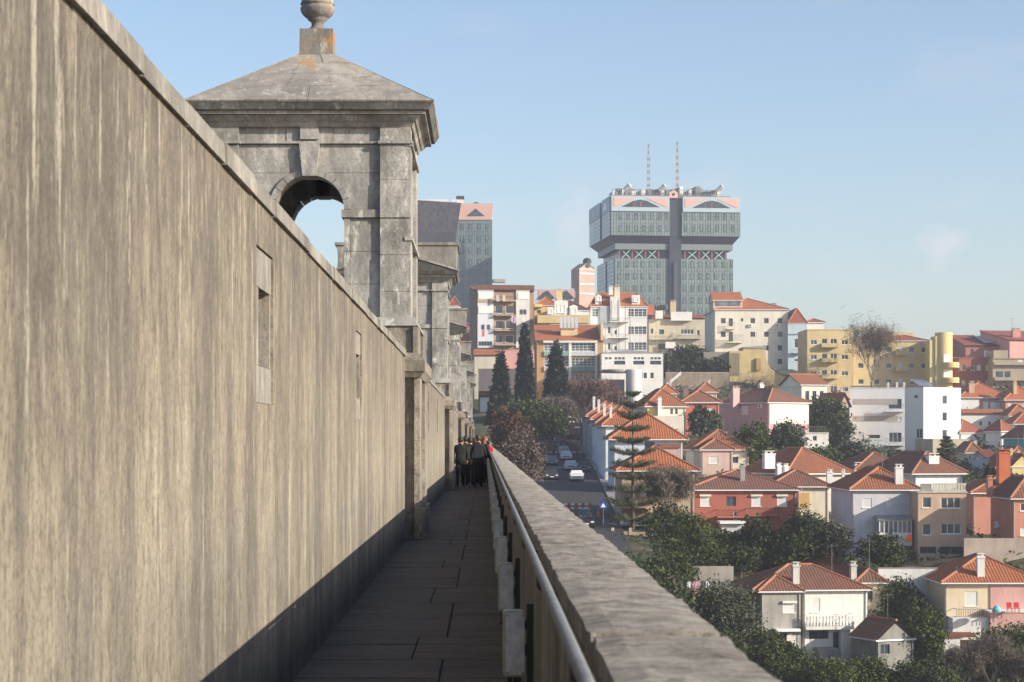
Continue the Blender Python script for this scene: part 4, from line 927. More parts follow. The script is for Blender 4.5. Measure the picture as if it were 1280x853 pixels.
# hilltop right
b = Bld('apartment_block', 'Brick red building with flat terrace and three upper windows', 400, None, 1198.5, 1241, 447, 500, 0, 12, BRICK, G2, 'apartment block')
for x in (1204.5, 1216, 1223.5, 1234.5): b.win('F', x - 2.5, 456, x + 2.5, 463, 's' if x > 1220 else 'w'); b.win('F', x - 2.5, 476, x + 2.5, 482, 's')
b.roof('flat', 0, .1, wallm(BRICK)); b.finish()
b = Bld('apartment_block', 'Dull red top floor building with sloping roof and long white skylight', 412, None, 1207, 1250, 432, 480, 0, 14, (.38, .17, .14), G2, 'apartment block')
b.win('F', 1213, 437, 1217, 443, 'd'); b.win('F', 1230, 438, 1235, 446, 's'); ro = b.roof('shed', 2.9, .3, TILE_RED); x0, _, z0 = b.loc(1230, 428, 2)
mb = MB(); mb.prism([(2, z0 - .6 + .5), (12, z0 + 1.9), (12, z0 + 2.15), (2, z0 - .1 + .25)], x0, x0 + 1.9, 'x'); b.part('skylight', mb, plain('milky_skylight', (.5, .52, .5), .5)); b.finish()
b = Bld('apartment_block', 'Pinkish block with steep roofline at the right edge of the hilltop', 408, 1249, 1262, 1320, 425, 480, 15, 12, (.60, .34, .29), G2, 'apartment block'); b.roof('shed', 2.6, .3, TILE_RED); b.chimney(1266, 1276, 412, 420, 3, wallm((.45, .22, .18))); b.antenna(1265, 398, 415, 3); b.finish()
b = Bld('apartment_block', 'Greyish beige block with deep dark balconies at the right edge', 396, None, 1241, 1310, 448, 500, 0, 11, (.40, .34, .26), G2, 'apartment block')
b.win('F', 1244, 464, 1254, 473, 'g'); b.win('F', 1255, 464, 1263, 473, 'g'); b.win('F', 1273, 449.5, 1279, 455, 's'); b.balcony('F', 1241.5, 1310, 475, 472, 1.3, solid=wallm((.40, .34, .26))); b.balcony('F', 1241.5, 1310, 455.5, 453, .8, solid=wallm((.42, .36, .28))); b.box('penthouse', 1242, 1260, 438, 449, 2, 8, wallm((.42, .34, .24))); b.roof('flat', 0, .2, wallm((.40, .34, .26))); b.finish()
b = Bld('apartment_block', 'Narrow grey brown block between yellow tower and brick building', 405, None, 1184, 1199, 447, 500, 0, 10, (.34, .31, .25), G2, 'apartment block'); b.win('F', 1188, 457, 1192, 462, 's'); b.win('F', 1188, 475, 1192, 480, 's'); b.roof('flat', 0, .05, CONC); b.finish()
# yellow building
YB = (.66, .51, .27)
b = Bld('apartment_block', 'Flat topped half of the yellow apartment building, left of the bare tree', 395, None, 1009, 1066, 412, 504, 0, 12, YB, G2, 'apartment block')
for y in (428, 446.5, 467, 487):
    b.win('F', 1013.5, y - 3, 1021, y + 3, 'w'); b.win('F', 1027, y - 4.5, 1034, y + 4, 'w'); b.win('F', 1038, y - 4.5, 1046, y + 4, 'w'); b.win('F', 1052, y - 3, 1060, y + 3, 'w')
    if y < 480: b.balcony('F', 1026, 1047, y + 5.5, y + 1.5, 1.1, solid=wallm(YB))
b.roof('flat', 0, .1, wallm(YB)); b.box('chimney', 1064, 1068, 406, 412, 4, 5, CONC); b.finish()
b = Bld('apartment_block', 'Red roofed half of the yellow apartment building, right of the bare tree', 397, None, 1066.5, 1160, 426, 504, 0, 13, YB, G2, 'apartment block')
for y in (437.5, 457.5, 477.5):
    for x in (1076, 1096, 1111, 1125.5, 1139.5, 1155): 
        if x == 1125.5: b.win('F', x - 2.5, y - 4, x + 2.5, y + 5, 's')
        else: b.win('F', x - 3.5, y - 3.5, x + 3.5, y + 3, 'w' if (x + y) % 3 else 'h')
    b.balcony('F', 1119, 1133, y + 6, y + 2, 1.0, solid=wallm(YB))
b.roof('hip', 2.0, .25, TILE_RED); b.chimney(1088, 1092, 411, 419, 2, wallm(YB)); b.chimney(1098, 1105, 410, 420, 3, CONC); b.box('roof_house', 1113, 1141, 416, 421, 4, 7, wallm((.6, .45, .25))); b.finish()
t = thing('stair_tower', 'Round cornered yellow stair tower with stacked curved balconies', 'tower', P(1174, 504, 392)); s = 392 / F
mb = MB(); zt = (504 - 416) * s; mb.box(-1.9, -.85, -.2, 4, -3, zt - 1.5); mb.box(-.84, -.3, -.5, 4, -3, zt - .7); mb.lathe([(1.7, -3), (1.7, zt)], (1.0, .6, 0), 28); mb.build('wall', wallm(YEL, .1), t)
mb = MB().box(-.28, .65, 0, 4, -3, zt - .8).build('shaft', wallm(YEL, .1), t)
for y in (458, 477):
    z = (504 - y) * s; mb = MB(); mb.lathe([(1.3, -.35), (1.75, -.3), (1.75, .0), (1.65, .02), (1.65, .15), (1.77, .17), (1.77, .5), (1.7, .5), (1.7, .72), (1.62, .72)], (2.0, -.6, z), 24); mb.build('balcony', wallm(YEL, .1), t)
    mb = MB().box(.6, 2.0, -1.14, -1.0, z + .75, z + 2.3).build('window', PVC, t)
b = Bld('apartment_block', 'White low building peeping out left above the yellow apartment block', 440, None, 1006, 1030, 403, 450, 0, 8, (.74, .70, .64), G2, 'apartment block'); b.roof('hip', .9, .3, TILE_RED); b.finish()
b = Bld('apartment_block', 'Pale blue narrow building with red mansard roof and dormer', 428, None, 985, 1009, 404, 500, 0, 12, BLUE, G2, 'apartment block')
b.win('F', 993, 424, 998, 435, 'w'); b.win('F', 993, 449, 998, 452, 'w'); b.balcony('F', 990, 1003, 441, 437, 1.0); b.box('band', 985, 1009, 417.5, 419, -.1, -.01, METAL); b.roof('hip', 3.2, .1, TILE_RED, r=.5); b.dormer(993, 998, 400, 406, .5); b.finish()
b = Bld('apartment_block', 'Big cream white block with rows of small square windows and long side wall', 430, 881, 894, 985, 387, 472, 0, None, (.74, .69, .58), G2, 'apartment block')
for y in (401, 418, 435, 452):
    for x in (904, 941, 958, 975):
        if (y == 435 and x < 950) or (y == 452 and x < 970): continue
        b.win('F', x - 3, y - 3.3, x + 3, y + 3.3, 'd')
b.win('F', 911, 398, 916, 408, 'd'); b.win('F', 926, 398, 929, 402, 'd'); b.win('F', 911, 415, 916, 427, 'd'); b.ac('F', 938, 407); b.ac('F', 972, 407)
b.balcony('F', 909, 928, 428, 419, 1.3); b.balcony('F', 908, 918, 411, 403, 1.0)
b.roof('hip', 2.9, .3, TILE_NEW); b.chimney(964, 971, 381, 388, 3, CONC)
x0, _, z0 = b.loc(891, 385, 2); x1, _, z1 = b.loc(927, 370, 2); b.part('attic', MB().box(x0, x1, 1, 9, z0 - .6, z1 - 1.0), wallm((.6, .5, .38))); b.part('attic_window', MB().box(x0 + .5, x1 - .4, .9, 1.0, z0 + .4, z0 + 1.3), GLASS2); b.roof('gable', 1.9, .2, TILE_NEW, box=(x0, x1, .9, 9), z=z1 - 1.0, axis='x', ribs=False, name='attic_roof'); b.antenna(925, 363, 370, 4); b.finish()
# ochre stepped wall building and rubble retaining wall
t = thing('house', 'Ochre yellow blank gabled wall with drain pipes, in front of the cream block', 'house', P(912, 500, 398)); s = 398 / F
def q(x, y): return ((x - 912) * s, (500 - y) * s)
mb = MB(); mb.prism([q(912, 503), q(1000, 503), q(983, 474), q(964, 461), q(958, 452), q(957, 436), q(929, 436), q(929, 439), q(912, 439)], 0, 7); mb.build('wall', wallm(OCH), t)
mb = MB(); mb.prism([q(929, 434), q(958, 432), q(958, 435.9), q(929, 435.9)], -.15, 7.1); mb.prism([q(964, 459), q(966, 459), q(985, 473), q(984, 475)], -.1, 7.1); mb.build('coping', CONC, t)
for x in (915, 918, 921, 924): a_, z_ = q(x, 470); MB().tube((a_, -.12, z_), (a_, -.12, z_ + 4.6), .06, n=6).build('pipe', METAL, t)
a_, z_ = q(945, 463); MB().box(a_, a_ + .9, -.5, -.02, z_, z_ + 2.4).build('chimney_breast', wallm((.45, .30, .13)), t)
MB().box(-5, -.05, 1.5, 7, z_ + .4, z_ + 3.7).build('side_wing', wallm((.28, .25, .2)), t)
t = thing('retaining_wall', 'Stained rubble retaining wall below the dark hilltop trees', 'wall', P(832, 500, 394)); s = 394 / F
MB().box(0, (911 - 832) * s, 0, 1, -3, 33 * s).build('wall', stonem('rubble_wall', (.38, .30, .22), (.17, .135, .10), (.48, .40, .31), 90), t); MB().box(-.05, (911 - 832) * s, -.08, 1.0, 33 * s, 33 * s + .25).build('coping', wallm((.42, .33, .24)), t)
# centre hilltop
b = Bld('apartment_block', 'Messy beige back facade with outside stairs and cluttered balconies', 420, None, 811, 881, 398, 470, 0, 10, (.56, .50, .38), G2, 'apartment block', .5)
for x, y, w_, h, k in ((842, 399, 8, 5, 'w'), (827, 415, 6, 6, 'd'), (859, 415, 16, 6, 'w'), (873, 416, 3, 6, 'd'), (828, 434, 10, 7, 'd'), (862, 434, 12, 6, 'd'), (847, 434, 5, 8, 'w'), (815, 414, 3, 6, 'd'), (817, 399, 4, 5, 's')): b.win('F', x - w_ / 2, y - h / 2, x + w_ / 2, y + h / 2, k)
for x0, x1, y in ((812, 840, 424), (841, 876, 423), (824, 876, 441)): b.balcony('F', x0, x1, y, y - 3.5, 1.3)
for i, (x, y, w_, h, m_) in enumerate([(824, 392, 9, 7, WWM), (852, 394, 26, 8, WWM), (812, 386, 12, 9, wallm((.45, .14, .10))), (838, 430, 12, 5, wallm(WHITE)), (868, 445, 15, 10, wallm((.6, .6, .6)))]): b.box('balcony_room', x - w_ / 2, x + w_ / 2, y - h / 2, y + h / 2 + 3, -1.0 - .1 * i, -.03, m_)
st = MB(); a_, z_ = b.lf(845, 423, 'F')
for i in range(9): st.box(a_ + i * .25, a_ + i * .25 + .3, -1.6, -1.35, z_ + i * .28, z_ + i * .28 + .06)
b.part('outside_stair', st, METAL); b.roof('shed', 1.4, .2, TILE_RED); b.chimney(838, 845, 377, 392, 1, wallm((.62, .5, .3)), 1.0); b.box('tin_roof', 820, 835, 380.5, 387, 3, 6, METAL); b.finish()
b = Bld('apartment_block', 'Building with red mansard roof, dormers, galleries and glazed verandas', 412, None, 738, 809, 383, 452, 0, 11, (.76, .74, .72), G2, 'apartment block')
for y in (391, 413, 433):
    b.win('F', 785, y - 5, 792.5, y + 5, 'v'); b.win('F', 793, y - 5, 808, y + 5, 'v')
    b.win('F', 740, y - 5, 748, y + 5, 'V'); b.win('F', 760, y - 4, 763, y + 4, 'd'); b.win('F', 768, y, 771, y + 5, 'd')
for y in (402, 422, 441): b.balcony('F', 762, 786, y, y - 4, 1.4)
b.box('stair_shaft', 763, 775, 371, 400, -.6, 2, WWM); b.box('grey_bay', 750, 762, 383.5, 404, -.25, -.02, wallm((.42, .45, .48)))
b.roof('hip', 3.1, .2, TILE_NEW, r=.35); b.dormer(744, 752, 368, 377, .6); b.dormer(790, 800, 369, 378, .6, gable=False); b.chimney(768, 775, 359, 372, 2, wallm((.68, .6, .45)), 1.0); b.chimney(761, 766, 359, 364, 2, WWM)
for x in (773, 781, 787): a_, z_ = b.lf(x, 445, 'F'); MB().tube((a_, -1.35, z_), (a_, -1.35, z_ + 12), .05, n=5).build('gallery_post', DARKM, b.o)
b.finish()
b = Bld('house', 'Yellow house with brick red roof right of the brown apartment block', 412, None, 668, 698, 382, 450, 0, 10, (.70, .50, .22), G1)
b.win('F', 671, 388, 676, 392, 'd'); b.win('F', 669, 398, 671, 410, 'd'); b.roof('hip', 1.9, .2, TILE_NEW); b.box('awning', 668, 678, 380, 384, -1.0, -.02, wallm((.8, .6, .3))); b.chimney(696, 703, 363, 376, 3, wallm((.75, .6, .3))); b.finish()
b = Bld('house', 'White roof extension with gabled dormers and dark roof above the veranda house', 405, None, 688, 737, 388, 450, 0, 8, (.78, .76, .72), G1)
b.win('F', 695, 385 + 5, 699, 393 + 1, 'w'); b.roof('hip', 2.3, .2, tilem((.09, .05, .05), .2)); b.dormer(693, 710, 375, 392, -.5); b.dormer(712, 722, 381, 394, -.8); b.dormer(684, 692, 384, 393, -1.0, gable=False); b.box('yellow_wall', 672, 736, 394, 404, -6, -2, wallm((.66, .50, .26))); b.finish()
b = Bld('apartment_block', 'Block with sunlit red roof, roof hutch and glazed verandas behind the cypresses', 368, None, 671, 754, 426, 520, 0, 11, (.42, .29, .14), G2, 'apartment block')
for y in (436, 455, 475, 494):
    b.win('F', 680, y - 7, 711, y + 3, 'V'); b.win('F', 714, y - 7, 744, y + 3, 'v')
    b.box('spandrel', 680, 711, y + 3.2, y + 9, -.3, -.02, wallm((.22, .38, .34) if y in (436, 475) else (.5, .52, .5))); b.box('spandrel', 714, 744, y + 3.2, y + 9, -.3, -.02, wallm((.6, .6, .58) if y != 455 else (.25, .40, .36)))
b.box('pale_post', 711, 714, 428, 515, -.35, -.02, WWM); b.box('pale_post', 744, 746.5, 428, 515, -.35, -.02, WWM); b.box('cornice', 679, 747, 426, 428.5, -.5, -.02, WWM)
b.roof('shed', 3.6, .3, TILE_NEW); x0, _, z0 = b.loc(701, 413, 3); x1, _, z1 = b.loc(722, 396, 3); b.part('roof_hutch', MB().box(x0, x1, 3, 6, z0 - 1.0, z0 + .3), wallm((.7, .55, .3)))
sp_ = MB()
for i in range(5): a_ = x0 - .2 + (x1 - x0 + .4) * i / 5; sp_.prism([(2.6, z0 + .35), (4.6, z1), (4.6, z1 + .08), (2.6, z0 + .43)], a_ + .04, a_ + (x1 - x0 + .4) / 5 - .12, 'x')
b.part('solar_panels', sp_, plain('pale_panel', (.45, .47, .48), .4)); b.box('gable_wall', 751, 754, 404, 426, -.2, 10, wallm((.68, .58, .34))); b.finish()
b = Bld('apartment_block', 'Brown sided apartment block with cluttered balconies and hanging washing', 402, 587, 594.5, 667, 363, 462, 8, None, BROWN, G2, 'apartment block')
FR = wallm((.70, .66, .62))
b.box('white_bay', 597, 617, 361.5 + 1, 435, -.3, -.02, wallm((.62, .64, .68))); b.box('white_bay', 645, 662, 363, 435, -.3, -.02, wallm((.66, .63, .60)))
for y in (370, 388, 407, 425):
    b.box('shutter', 598, 616, y - 4.5, y + 4, -.42, -.31, SHUT) if y < 400 else None
    b.box('shutter', 647, 661, y - 4.5, y + 4, -.42, -.31, SHUT) if y == 370 else None
    b.box('brown_band', 597, 617, y + 5, y + 8.5, -.36, -.31, wallm((.45, .30, .18))) if y < 380 else None
    b.win('F', 619, y - 6, 628, y + 4, 'g'); b.win('F', 632, y - 6, 642, y + 4, 'g'); b.balcony('F', 618, 644, y + 6, y + 1, 1.2, rail=DARKM, slab=wallm((.5, .4, .3)))
for x, y in ((604, 409), (611, 409), (652, 390), (656.5, 390)): b.box('window', x - 1.6, x + 1.6, y - 3, y + 3, -.40, -.31, GLASS)
for i in range(5): b.box('window', 599 + i * 3.4, 601.4 + i * 3.4, 427, 432, -.40, -.31, GLASS)
for x, y, c in ((641, 399, (.62, .45, .55)), (643, 400, (.5, .42, .6)), (655, 401, (.72, .66, .62)), (604, 417, (.5, .12, .12)), (630, 373, (.6, .5, .3)), (622, 373, (.5, .45, .42))): b.box('washing', x - 1.6, x + 1.6, y - 4, y + 4, -1.45, -1.42, plain('cloth', c, .9))
b.box('roof_edge', 594, 668, 356, 361.5, -.4, -.02, TILE_OLD); b.roof('shed', 1.6, .35, tilem((.24, .07, .06), .5)); b.box('roof_tank', 617, 632, 349, 353, 6, 8, CONC); b.finish()
b = Bld('house', 'Low beige house with flat red roof at the foot of the brown block', 360, None, 593, 622, 444, 475, 0, 8, (.60, .54, .44), G1); b.roof('shed', 1.4, .2, TILE_NEW); b.finish()
b = Bld('house', 'Low pink flat roofed house behind the tallest cypress', 364, None, 622, 668, 438, 475, 0, 6, (.62, .33, .30), G1); b.roof('flat', 0, .05, wallm((.62, .33, .30))); b.win('F', 627, 447, 632, 455, 's'); b.win('F', 661, 452, 666, 462, 's'); b.finish()
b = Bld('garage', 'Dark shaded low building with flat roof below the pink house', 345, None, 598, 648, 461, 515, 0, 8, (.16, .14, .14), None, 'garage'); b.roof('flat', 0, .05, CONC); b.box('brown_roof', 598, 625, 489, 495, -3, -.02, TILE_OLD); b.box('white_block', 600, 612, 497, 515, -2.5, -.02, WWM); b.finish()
b = Bld('school', 'Long white institutional building with bands of square windows', 362, None, 752, 829, 441, 500, 0, 12, (.80, .78, .74), G2, 'school')
for x in (758, 774.5, 798.5, 819.5):
    for i in range(3): b.win('F', x - 6.5 + i * 4.6, 446.5, x - 2.8 + i * 4.6, 449.5, 'd')
    b.win('F', x - 7, 451, x + 7, 456, 'd')
for x in (801, 806.5, 815): b.win('F', x - 2, 466, x + 2, 473, 'd')
b.roof('flat', 0, .1, CONC); b.roof('hip', .8, -.6, plain('zinc_roof', (.33, .32, .30), .6), ribs=False, cap=False, name='zinc_roof'); b.finish()
t = thing('water_tank', 'White round tank shaped concrete tower with wide flat cap beside the school', 'tank', P(783, 500, 352)); s = 352 / F
MB().lathe([(1.4, -3), (1.4, 5.2), (1.3, 5.35)], (1.3, 0, 0), 26).build('shaft', wallm((.70, .69, .66)), t, False); MB().box(-5, -.3, .5, 4, -3, 3.6).build('rear_block', wallm((.34, .32, .30)), t); MB().lathe([(2.6, 4.8), (2.75, 5.0), (2.75, 5.35)], (-1.6, 1.8, 0), 26).box(-4.5, -1.6, .6, 3.4, 4.85, 5.3).build('canopy', CONC, t)
MB().prism([(3.2, -1), (9.5, 4.4), (9.5, 5.0), (3.2, -.2)], -1.5, -1.2).build('ramp', WWM, t)
# distant pale roofs with triangles, salmon tower block
b = Bld('apartment_block', 'Distant pale blue and pink penthouses with dark triangular gables', 520, None, 665, 717, 361, 400, 0, 10, (.55, .60, .66), G2, 'apartment block')
b.roof('flat', 0, .1, WWM); a_, z_ = b.lf(684, 372, 'F'); PK = wallm((.62, .38, .34))
for x in (684, 708): a_, z_ = b.lf(x, 373, 'F'); b.part('gable', MB().prism([(a_ - 2, z_), (a_ + 2, z_), (a_, z_ + 2.0)], -.6, -.02), GLASS); b.part('gable_panel', MB().box(a_ - 2.3, a_ + 2.3, -.1, -.02, z_ + .02, z_ + 2.1), PK)
b.finish()
b = Bld('apartment_block', 'Distant salmon and white striped block with round window, left of the glass towers', 560, 714, 724, 743, 336, 400, 20, None, (.66, .40, .32), G2, 'apartment block')
for y in (341, 354, 366): b.box('white_band', 724.5, 743, y, y + 2.2, -.15, -.02, WWM)
b.roof('gable', 1.8, .1, wallm((.66, .40, .32)), axis='y', ribs=False, cap=False); a_, z_ = b.lf(735, 332, 'F'); b.part('round_window', MB().tube((a_, -.1, z_), (a_, -.3, z_), .6, n=16), GLASS); b.part('roof_dome', MB().lathe([(1.2, 0), (1.2, .8), (.8, 1.3), (.1, 1.5)], (a_ + 1, 3, z_ + .9), 14), DARKM); b.finish()

# ---------------------------------------------------------------- glass towers
def glazing(name, c, dark):
    m, nt, bs = newmat(name); a = noise(nt, .25, 3, .5); b_ = noise(nt, 1.1, 2, .5, (1, 1, 3))
    col = mixc(nt, ramp(nt, a, [(.4, 0.0), (.62, 1.0)]), c, sc(c, 1.25)); col = mixc(nt, ramp(nt, b_, [(.45, 0.0), (.6, .35)]), col, dark)
    nt.links.new(col, bs.inputs['Base Color']); bs.inputs['Roughness'].default_value = .28; bs.inputs['Specular IOR Level'].default_value = .5; return m
GG = glazing('green_glazing', (.17, .215, .205), (.11, .145, .14)); GB = glazing('blue_glazing', (.21, .245, .30), (.15, .18, .22)); GD = glazing('dark_glazing', (.035, .04, .055), (.02, .025, .03)); MUL = plain('mullion', (.10, .14, .135), .5)
PBL = plain('pale_blue_cladding', (.38, .47, .52), .5, 0, .1); PKC = plain('pink_cladding', (.62, .38, .32), .7, 0, .1); DW = plain('window_frame_dark', (.05, .075, .075), .4); TEAL = plain('pale_brace', (.42, .56, .56), .5); RDC = plain('red_column', (.26, .07, .07), .6)
D0 = 600; s = D0 / F; yw = R(6.5); t = thing('office_tower', 'Large postmodern glass tower with flared top, pink triangles and two masts', 'tower', P(764, 400, D0), yw, 'glass towers on the skyline')
def tx(px): u = (px - VX) / F; X0 = (764 - VX) * s; return (D0 * u - X0) / (math.cos(yw) - u * math.sin(yw))
def tz(py, px=845): dd = D0 + tx(px) * math.sin(yw); return (VY - py) * dd / F - (VY - 400) * D0 / F
zU0, zU1, zS, zB, zC, zL = tz(295), tz(265), tz(304.5), tz(312), tz(323), tz(430)
xa, xb = 0, tx(925); ia, ib = tx(770), tx(917.5); dU, dL, iy = 38, 32, 1.6; xm0, xm1 = tx(837.5), tx(852.5); zT = tz(246)
for nm, a, c in (('upper_body', 0, xm0), ('upper_body', xm1, xb)): MB().box(a, c, 0, dU, zU0, zU1).build(nm, [GG], t)
MB().box(-.02, -.35, .3, 14, zU0, zU1).box(-.02, -.35, 17.5, dU - .3, zU0, zU1).build('side_glazing', GB, t)
MB().box(.3, xb - .3, .7, dU - .4, zU0 - .01, zT - .3).build('core', GD, t)
for a, c, ia_, ib_ in ((0, xm0, ia, xm0), (xm1, xb, xm1, ib)): mb = MB(); mb.frustum((ia_, ib_, iy, dL), (a, c, 0, dU), zS, zU0 - .02); mb.build('flared_soffit', GD, t)
MB().box(ia + .5, ib - .5, iy + .5, dL - .5, zS - .5, zS + .2).box(-.01, .01, 1, 2, zU0, zU0 + .1).build('soffit_core', GD, t)
for a, c in ((ia, xm0), (xm1, ib)): MB().box(a, c, iy, dL, zB, zS - .03).build('band', plain('grey_band', (.17, .20, .20), .5), t); MB().box(a, c, iy, dL, zL, zC).build('lower_body', [GG], t)
MB().box(ia - .35, ia - .02, iy + .3, 13, zL, zC).box(ia - .35, ia - .02, 16, dL - .3, zL, zC).build('side_glazing', GB, t)
MB().box(ia + 1.5, ib - 1.5, iy + 1.6, dL - 1.5, zC - .1, zB + .1).build('recess_core', GD, t)
MB().box(xm0, xm1, .9, dU - 1, zL, zT - .6).build('dark_recess', GD, t)
MB().box(xm0 + 1.2, xm1 - 1.2, .3, .88, zL, zC - 1).build('recess_glazing', plain('smoked_panel', (.06, .07, .09), .35), t)
# parapet band with pink panels and eye shaped windows
for a, c in ((0, xm0 - .2), (xm1 + .2, xb)):
    W = c - a; MB().box(a, c, -.35, 1.0, zU1, zT).build('cornice_band', PBL, t); h = zT - zU1; cx = (a + c) / 2
    for s0, s1 in ((a + .6, 0), (c - .6, 1)):
        e = 1 if s1 == 0 else -1
        MB().prism([(s0, zT - .6), (s0, zU1 + h * .32), (s0 + e * W * .05, zU1 + h * .32), (s0 + e * W * .38, zT - .6)][::e], -.45, -.355).build('pink_panel', PKC, t)
    MB().prism([(cx - W * .33, zU1 + h * .28), (cx + W * .33, zU1 + h * .28), (cx + W * .12, zT - 1.5), (cx, zT - 1.1), (cx - W * .12, zT - 1.5)], -.44, -.357).build('triangle_window', GLASS, t)
    MB().box(cx - .2, cx + .2, -.5, -.445, zU1 + h * .28, zT - 1.6).box(cx - W * .12, cx - W * .12 + .3, -.5, -.445, zU1 + h * .28, zT - 1.9).build('window_bar', RDC, t)
for y0, y1 in ((.5, 14), (17.5, dU - .5)):
    MB().box(-.5, -.02, y0, y1, zU1, zT).build('side_cornice', PBL, t); c = (y0 + y1) / 2
    MB().prism([(c - 4, zU1 + .9), (c + 4, zU1 + .9), (c, zT - .8)], -.6, -.51, 'x').build('side_triangle', GLASS if y0 < 5 else TEAL, t)
# curtain wall mullions and windows
mb = MB()
for a, c, z0, z1, yy, n in ((0, xm0, zU0, zU1, 0, 22), (xm1, xb, zU0, zU1, 0, 22), (ia, xm0, zL, zC, iy, 19), (xm1, ib, zL, zC, iy, 19)):
    for i in range(n + 1): x = a + (c - a) * i / n; mb.box(x - .05, x + .05, yy - .06, yy, z0, z1)
    k = int(round((z1 - z0) / 1.2))
    for i in range(k + 1): z = z0 + (z1 - z0) * i / k; mb.box(a, c, yy - .05, yy + .0, z - .04, z + .04)
for z0, z1, xx in ((zU0, zU1, -.35), (zL, zC, ia - .35)):
    k = int(round((z1 - z0) / 1.3))
    for i in range(k + 1): z = z0 + (z1 - z0) * i / k; mb.box(xx - .06, xx, .4, 30, z - .05, z + .05)
tag(mb.build('mullions', MUL, t), kind='stuff')
wm = MB().box(-.42, -.34, 0, .1, 0, 1.9).box(.34, .42, 0, .1, 0, 1.9).box(-.34, .34, 0, .1, 1.82, 1.9).box(-.34, .34, 0, .1, 0, .08).box(-.34, .34, .04, .08, .08, 1.82, 1).mesh('window', [DW, GLASS2])
for px0, n, st_ in ((775.5, 7, 9.8), (857, 7, 9.85)):
    for y in (274.5, 289.6):
        for i in range(n): link('window', wm, t, (tx(px0 + i * st_), -.13, tz(y, px0 + i * st_)))
    for y in (334, 349, 364, 379, 394, 409):
        for i in range(n - (1 if px0 < 800 else 0)): link('window', wm, t, (tx(px0 + i * st_), iy - .13, tz(y, px0 + i * st_)))
# open storey with crossed braces between red columns
for xs_ in ([tx(776), tx(792), tx(808.5), tx(825)], [tx(858), tx(876), tx(892), tx(909)]):
    for i, x in enumerate(xs_):
        MB().box(x - .2, x + .2, iy + .5, iy + 1, zC, zB).build('column', RDC, t)
        if i < 3:
            x2 = xs_[i + 1]; MB().tube((x + .6, iy + .5, zC), (x2 - .6, iy + .5, zB), .15, n=6).tube((x + .6, iy + .9, zB), (x2 - .6, iy + .9, zC), .15, n=6).build('brace', TEAL, t)
# pink pediment, roof plant and masts
a_ = tx(842) ; MB().prism([(a_ - 1.3, zT - .4), (a_ + 1.3, zT - .4), (a_ + 1.3, zT + 1.2), (a_, zT + 2.0), (a_ - 1.3, zT + 1.2)], .0, 1.6).build('pediment', PKC, t)
MB().tube((a_, -.02, zT + .7), (a_, -.1, zT + .7), .45, n=12).build('round_window', GLASS, t)
rr = random.Random(4)
MB().box(1.5, xb - 2, 4, dU - 3, zT - .4, zT + .9).build('roof_deck', CONC, t); eq = []
for i in range(34):
    x = tx(770) + i * (tx(905) - tx(770)) / 34; w_ = rr.uniform(.5, 1.6); h = rr.uniform(1.0, 2.9)
    MB().box(x, x + w_, 4 + rr.uniform(0, 6), 12, zT + .9, zT + .9 + h).build('roof_plant', (WWM, CONC, METAL)[i % 3], t)
mb = MB()
for i in range(40): x = tx(768) + i * (tx(905) - tx(768)) / 40; mb.box(x, x + .12, 3, 3.12, zT, zT + 2.4)
mb.box(tx(768), tx(905), 3, 3.1, zT + 2.35, zT + 2.5).box(tx(768), tx(905), 3, 3.1, zT + 1.1, zT + 1.25); b_ = mb.build('roof_railing', METAL, t)
for q_ in (tx(782), tx(826), tx(898)): MB().tube((q_, 3, zT + 2.2), (q_ + 1.8, 2.2, zT + 3.6), .5, .8, 10).build('dish', WWM, t)
MR = plain('mast_red', (.24, .17, .165), .6); MW = plain('mast_white', (.42, .42, .43), .6)
for px, yt in ((809.5, 178), (846, 175)):
    x = tx(px) + 2.25; z0 = zT + 1; z1 = tz(yt, px) + .9; n = 16
    for i in range(n):
        a, c = z0 + (z1 - z0) * i / n, z0 + (z1 - z0) * (i + 1) / n; hw = .30 if i < n * .8 else .14; mb = MB()
        for sx, sy in ((-1, -1), (1, -1), (1, 1), (-1, 1)): mb.box(x + sx * hw - .06, x + sx * hw + .06, 10 + sy * hw - .06, 10 + sy * hw + .06, a, c)
        for e in (-1, 1): mb.tube((x - hw, 10 + e * hw, a), (x + hw, 10 + e * hw, c), .05, n=4).tube((x + hw, 10 + e * hw, a), (x - hw, 10 + e * hw, c), .05, n=4)
        mb.build('mast_section', (MW, MR)[i % 2], t)
# second tower
D1 = 640; s = D1 / F; t = thing('office_tower', 'Slimmer glass tower with pink cap and dark triangle, partly hidden by the stone turrets', 'tower', P(572, 420, D1), 0, 'glass towers on the skyline')
def q(x, y): return ((x - 572) * s, (420 - y) * s)
x0, zt = q(545, 275); x1, zl = q(615, 440)
MB().box(x0, x1, 0, 26, zl, zt).build('body', GG, t); MB().prism([q(566, 275), q(614.5, 275), q(616.5, 254.5), q(576, 254.5)], -.3, 26).build('pink_cap', PKC, t); MB().prism([q(583, 270.5), q(606, 270.5), q(594.5, 261)], -.4, -.31).build('triangle_window', GLASS, t)
cl = glazing('dark_stone_cladding', (.04, .037, .04), (.09, .085, .085)); mb = MB(); pol = [q(515, 251), q(576.5, 255), q(573, 276), q(570.5, 292), q(568, 330), q(515, 330)]; mb.prism(pol, -2.5, -.4); mb.build('dark_flank', cl, t)
pm = MB(); r_ = random.Random(9)
for i in range(20):
    for j in range(9):
        if r_.random() < .6: xx, zz = q(517 + i * 2.7, 258 + j * 4.2); pm.box(xx, xx + .6, -2.58, -2.5, zz, zz + 1.0)
tag(pm.build('cladding_panels', plain('stone_panel', (.085, .08, .083), .5), t), kind='stuff')
mb = MB()
for i in range(27): x = x0 + (x1 - x0) * i / 26; mb.box(x - .05, x + .05, -.06, 0, zl, zt)
k = 34
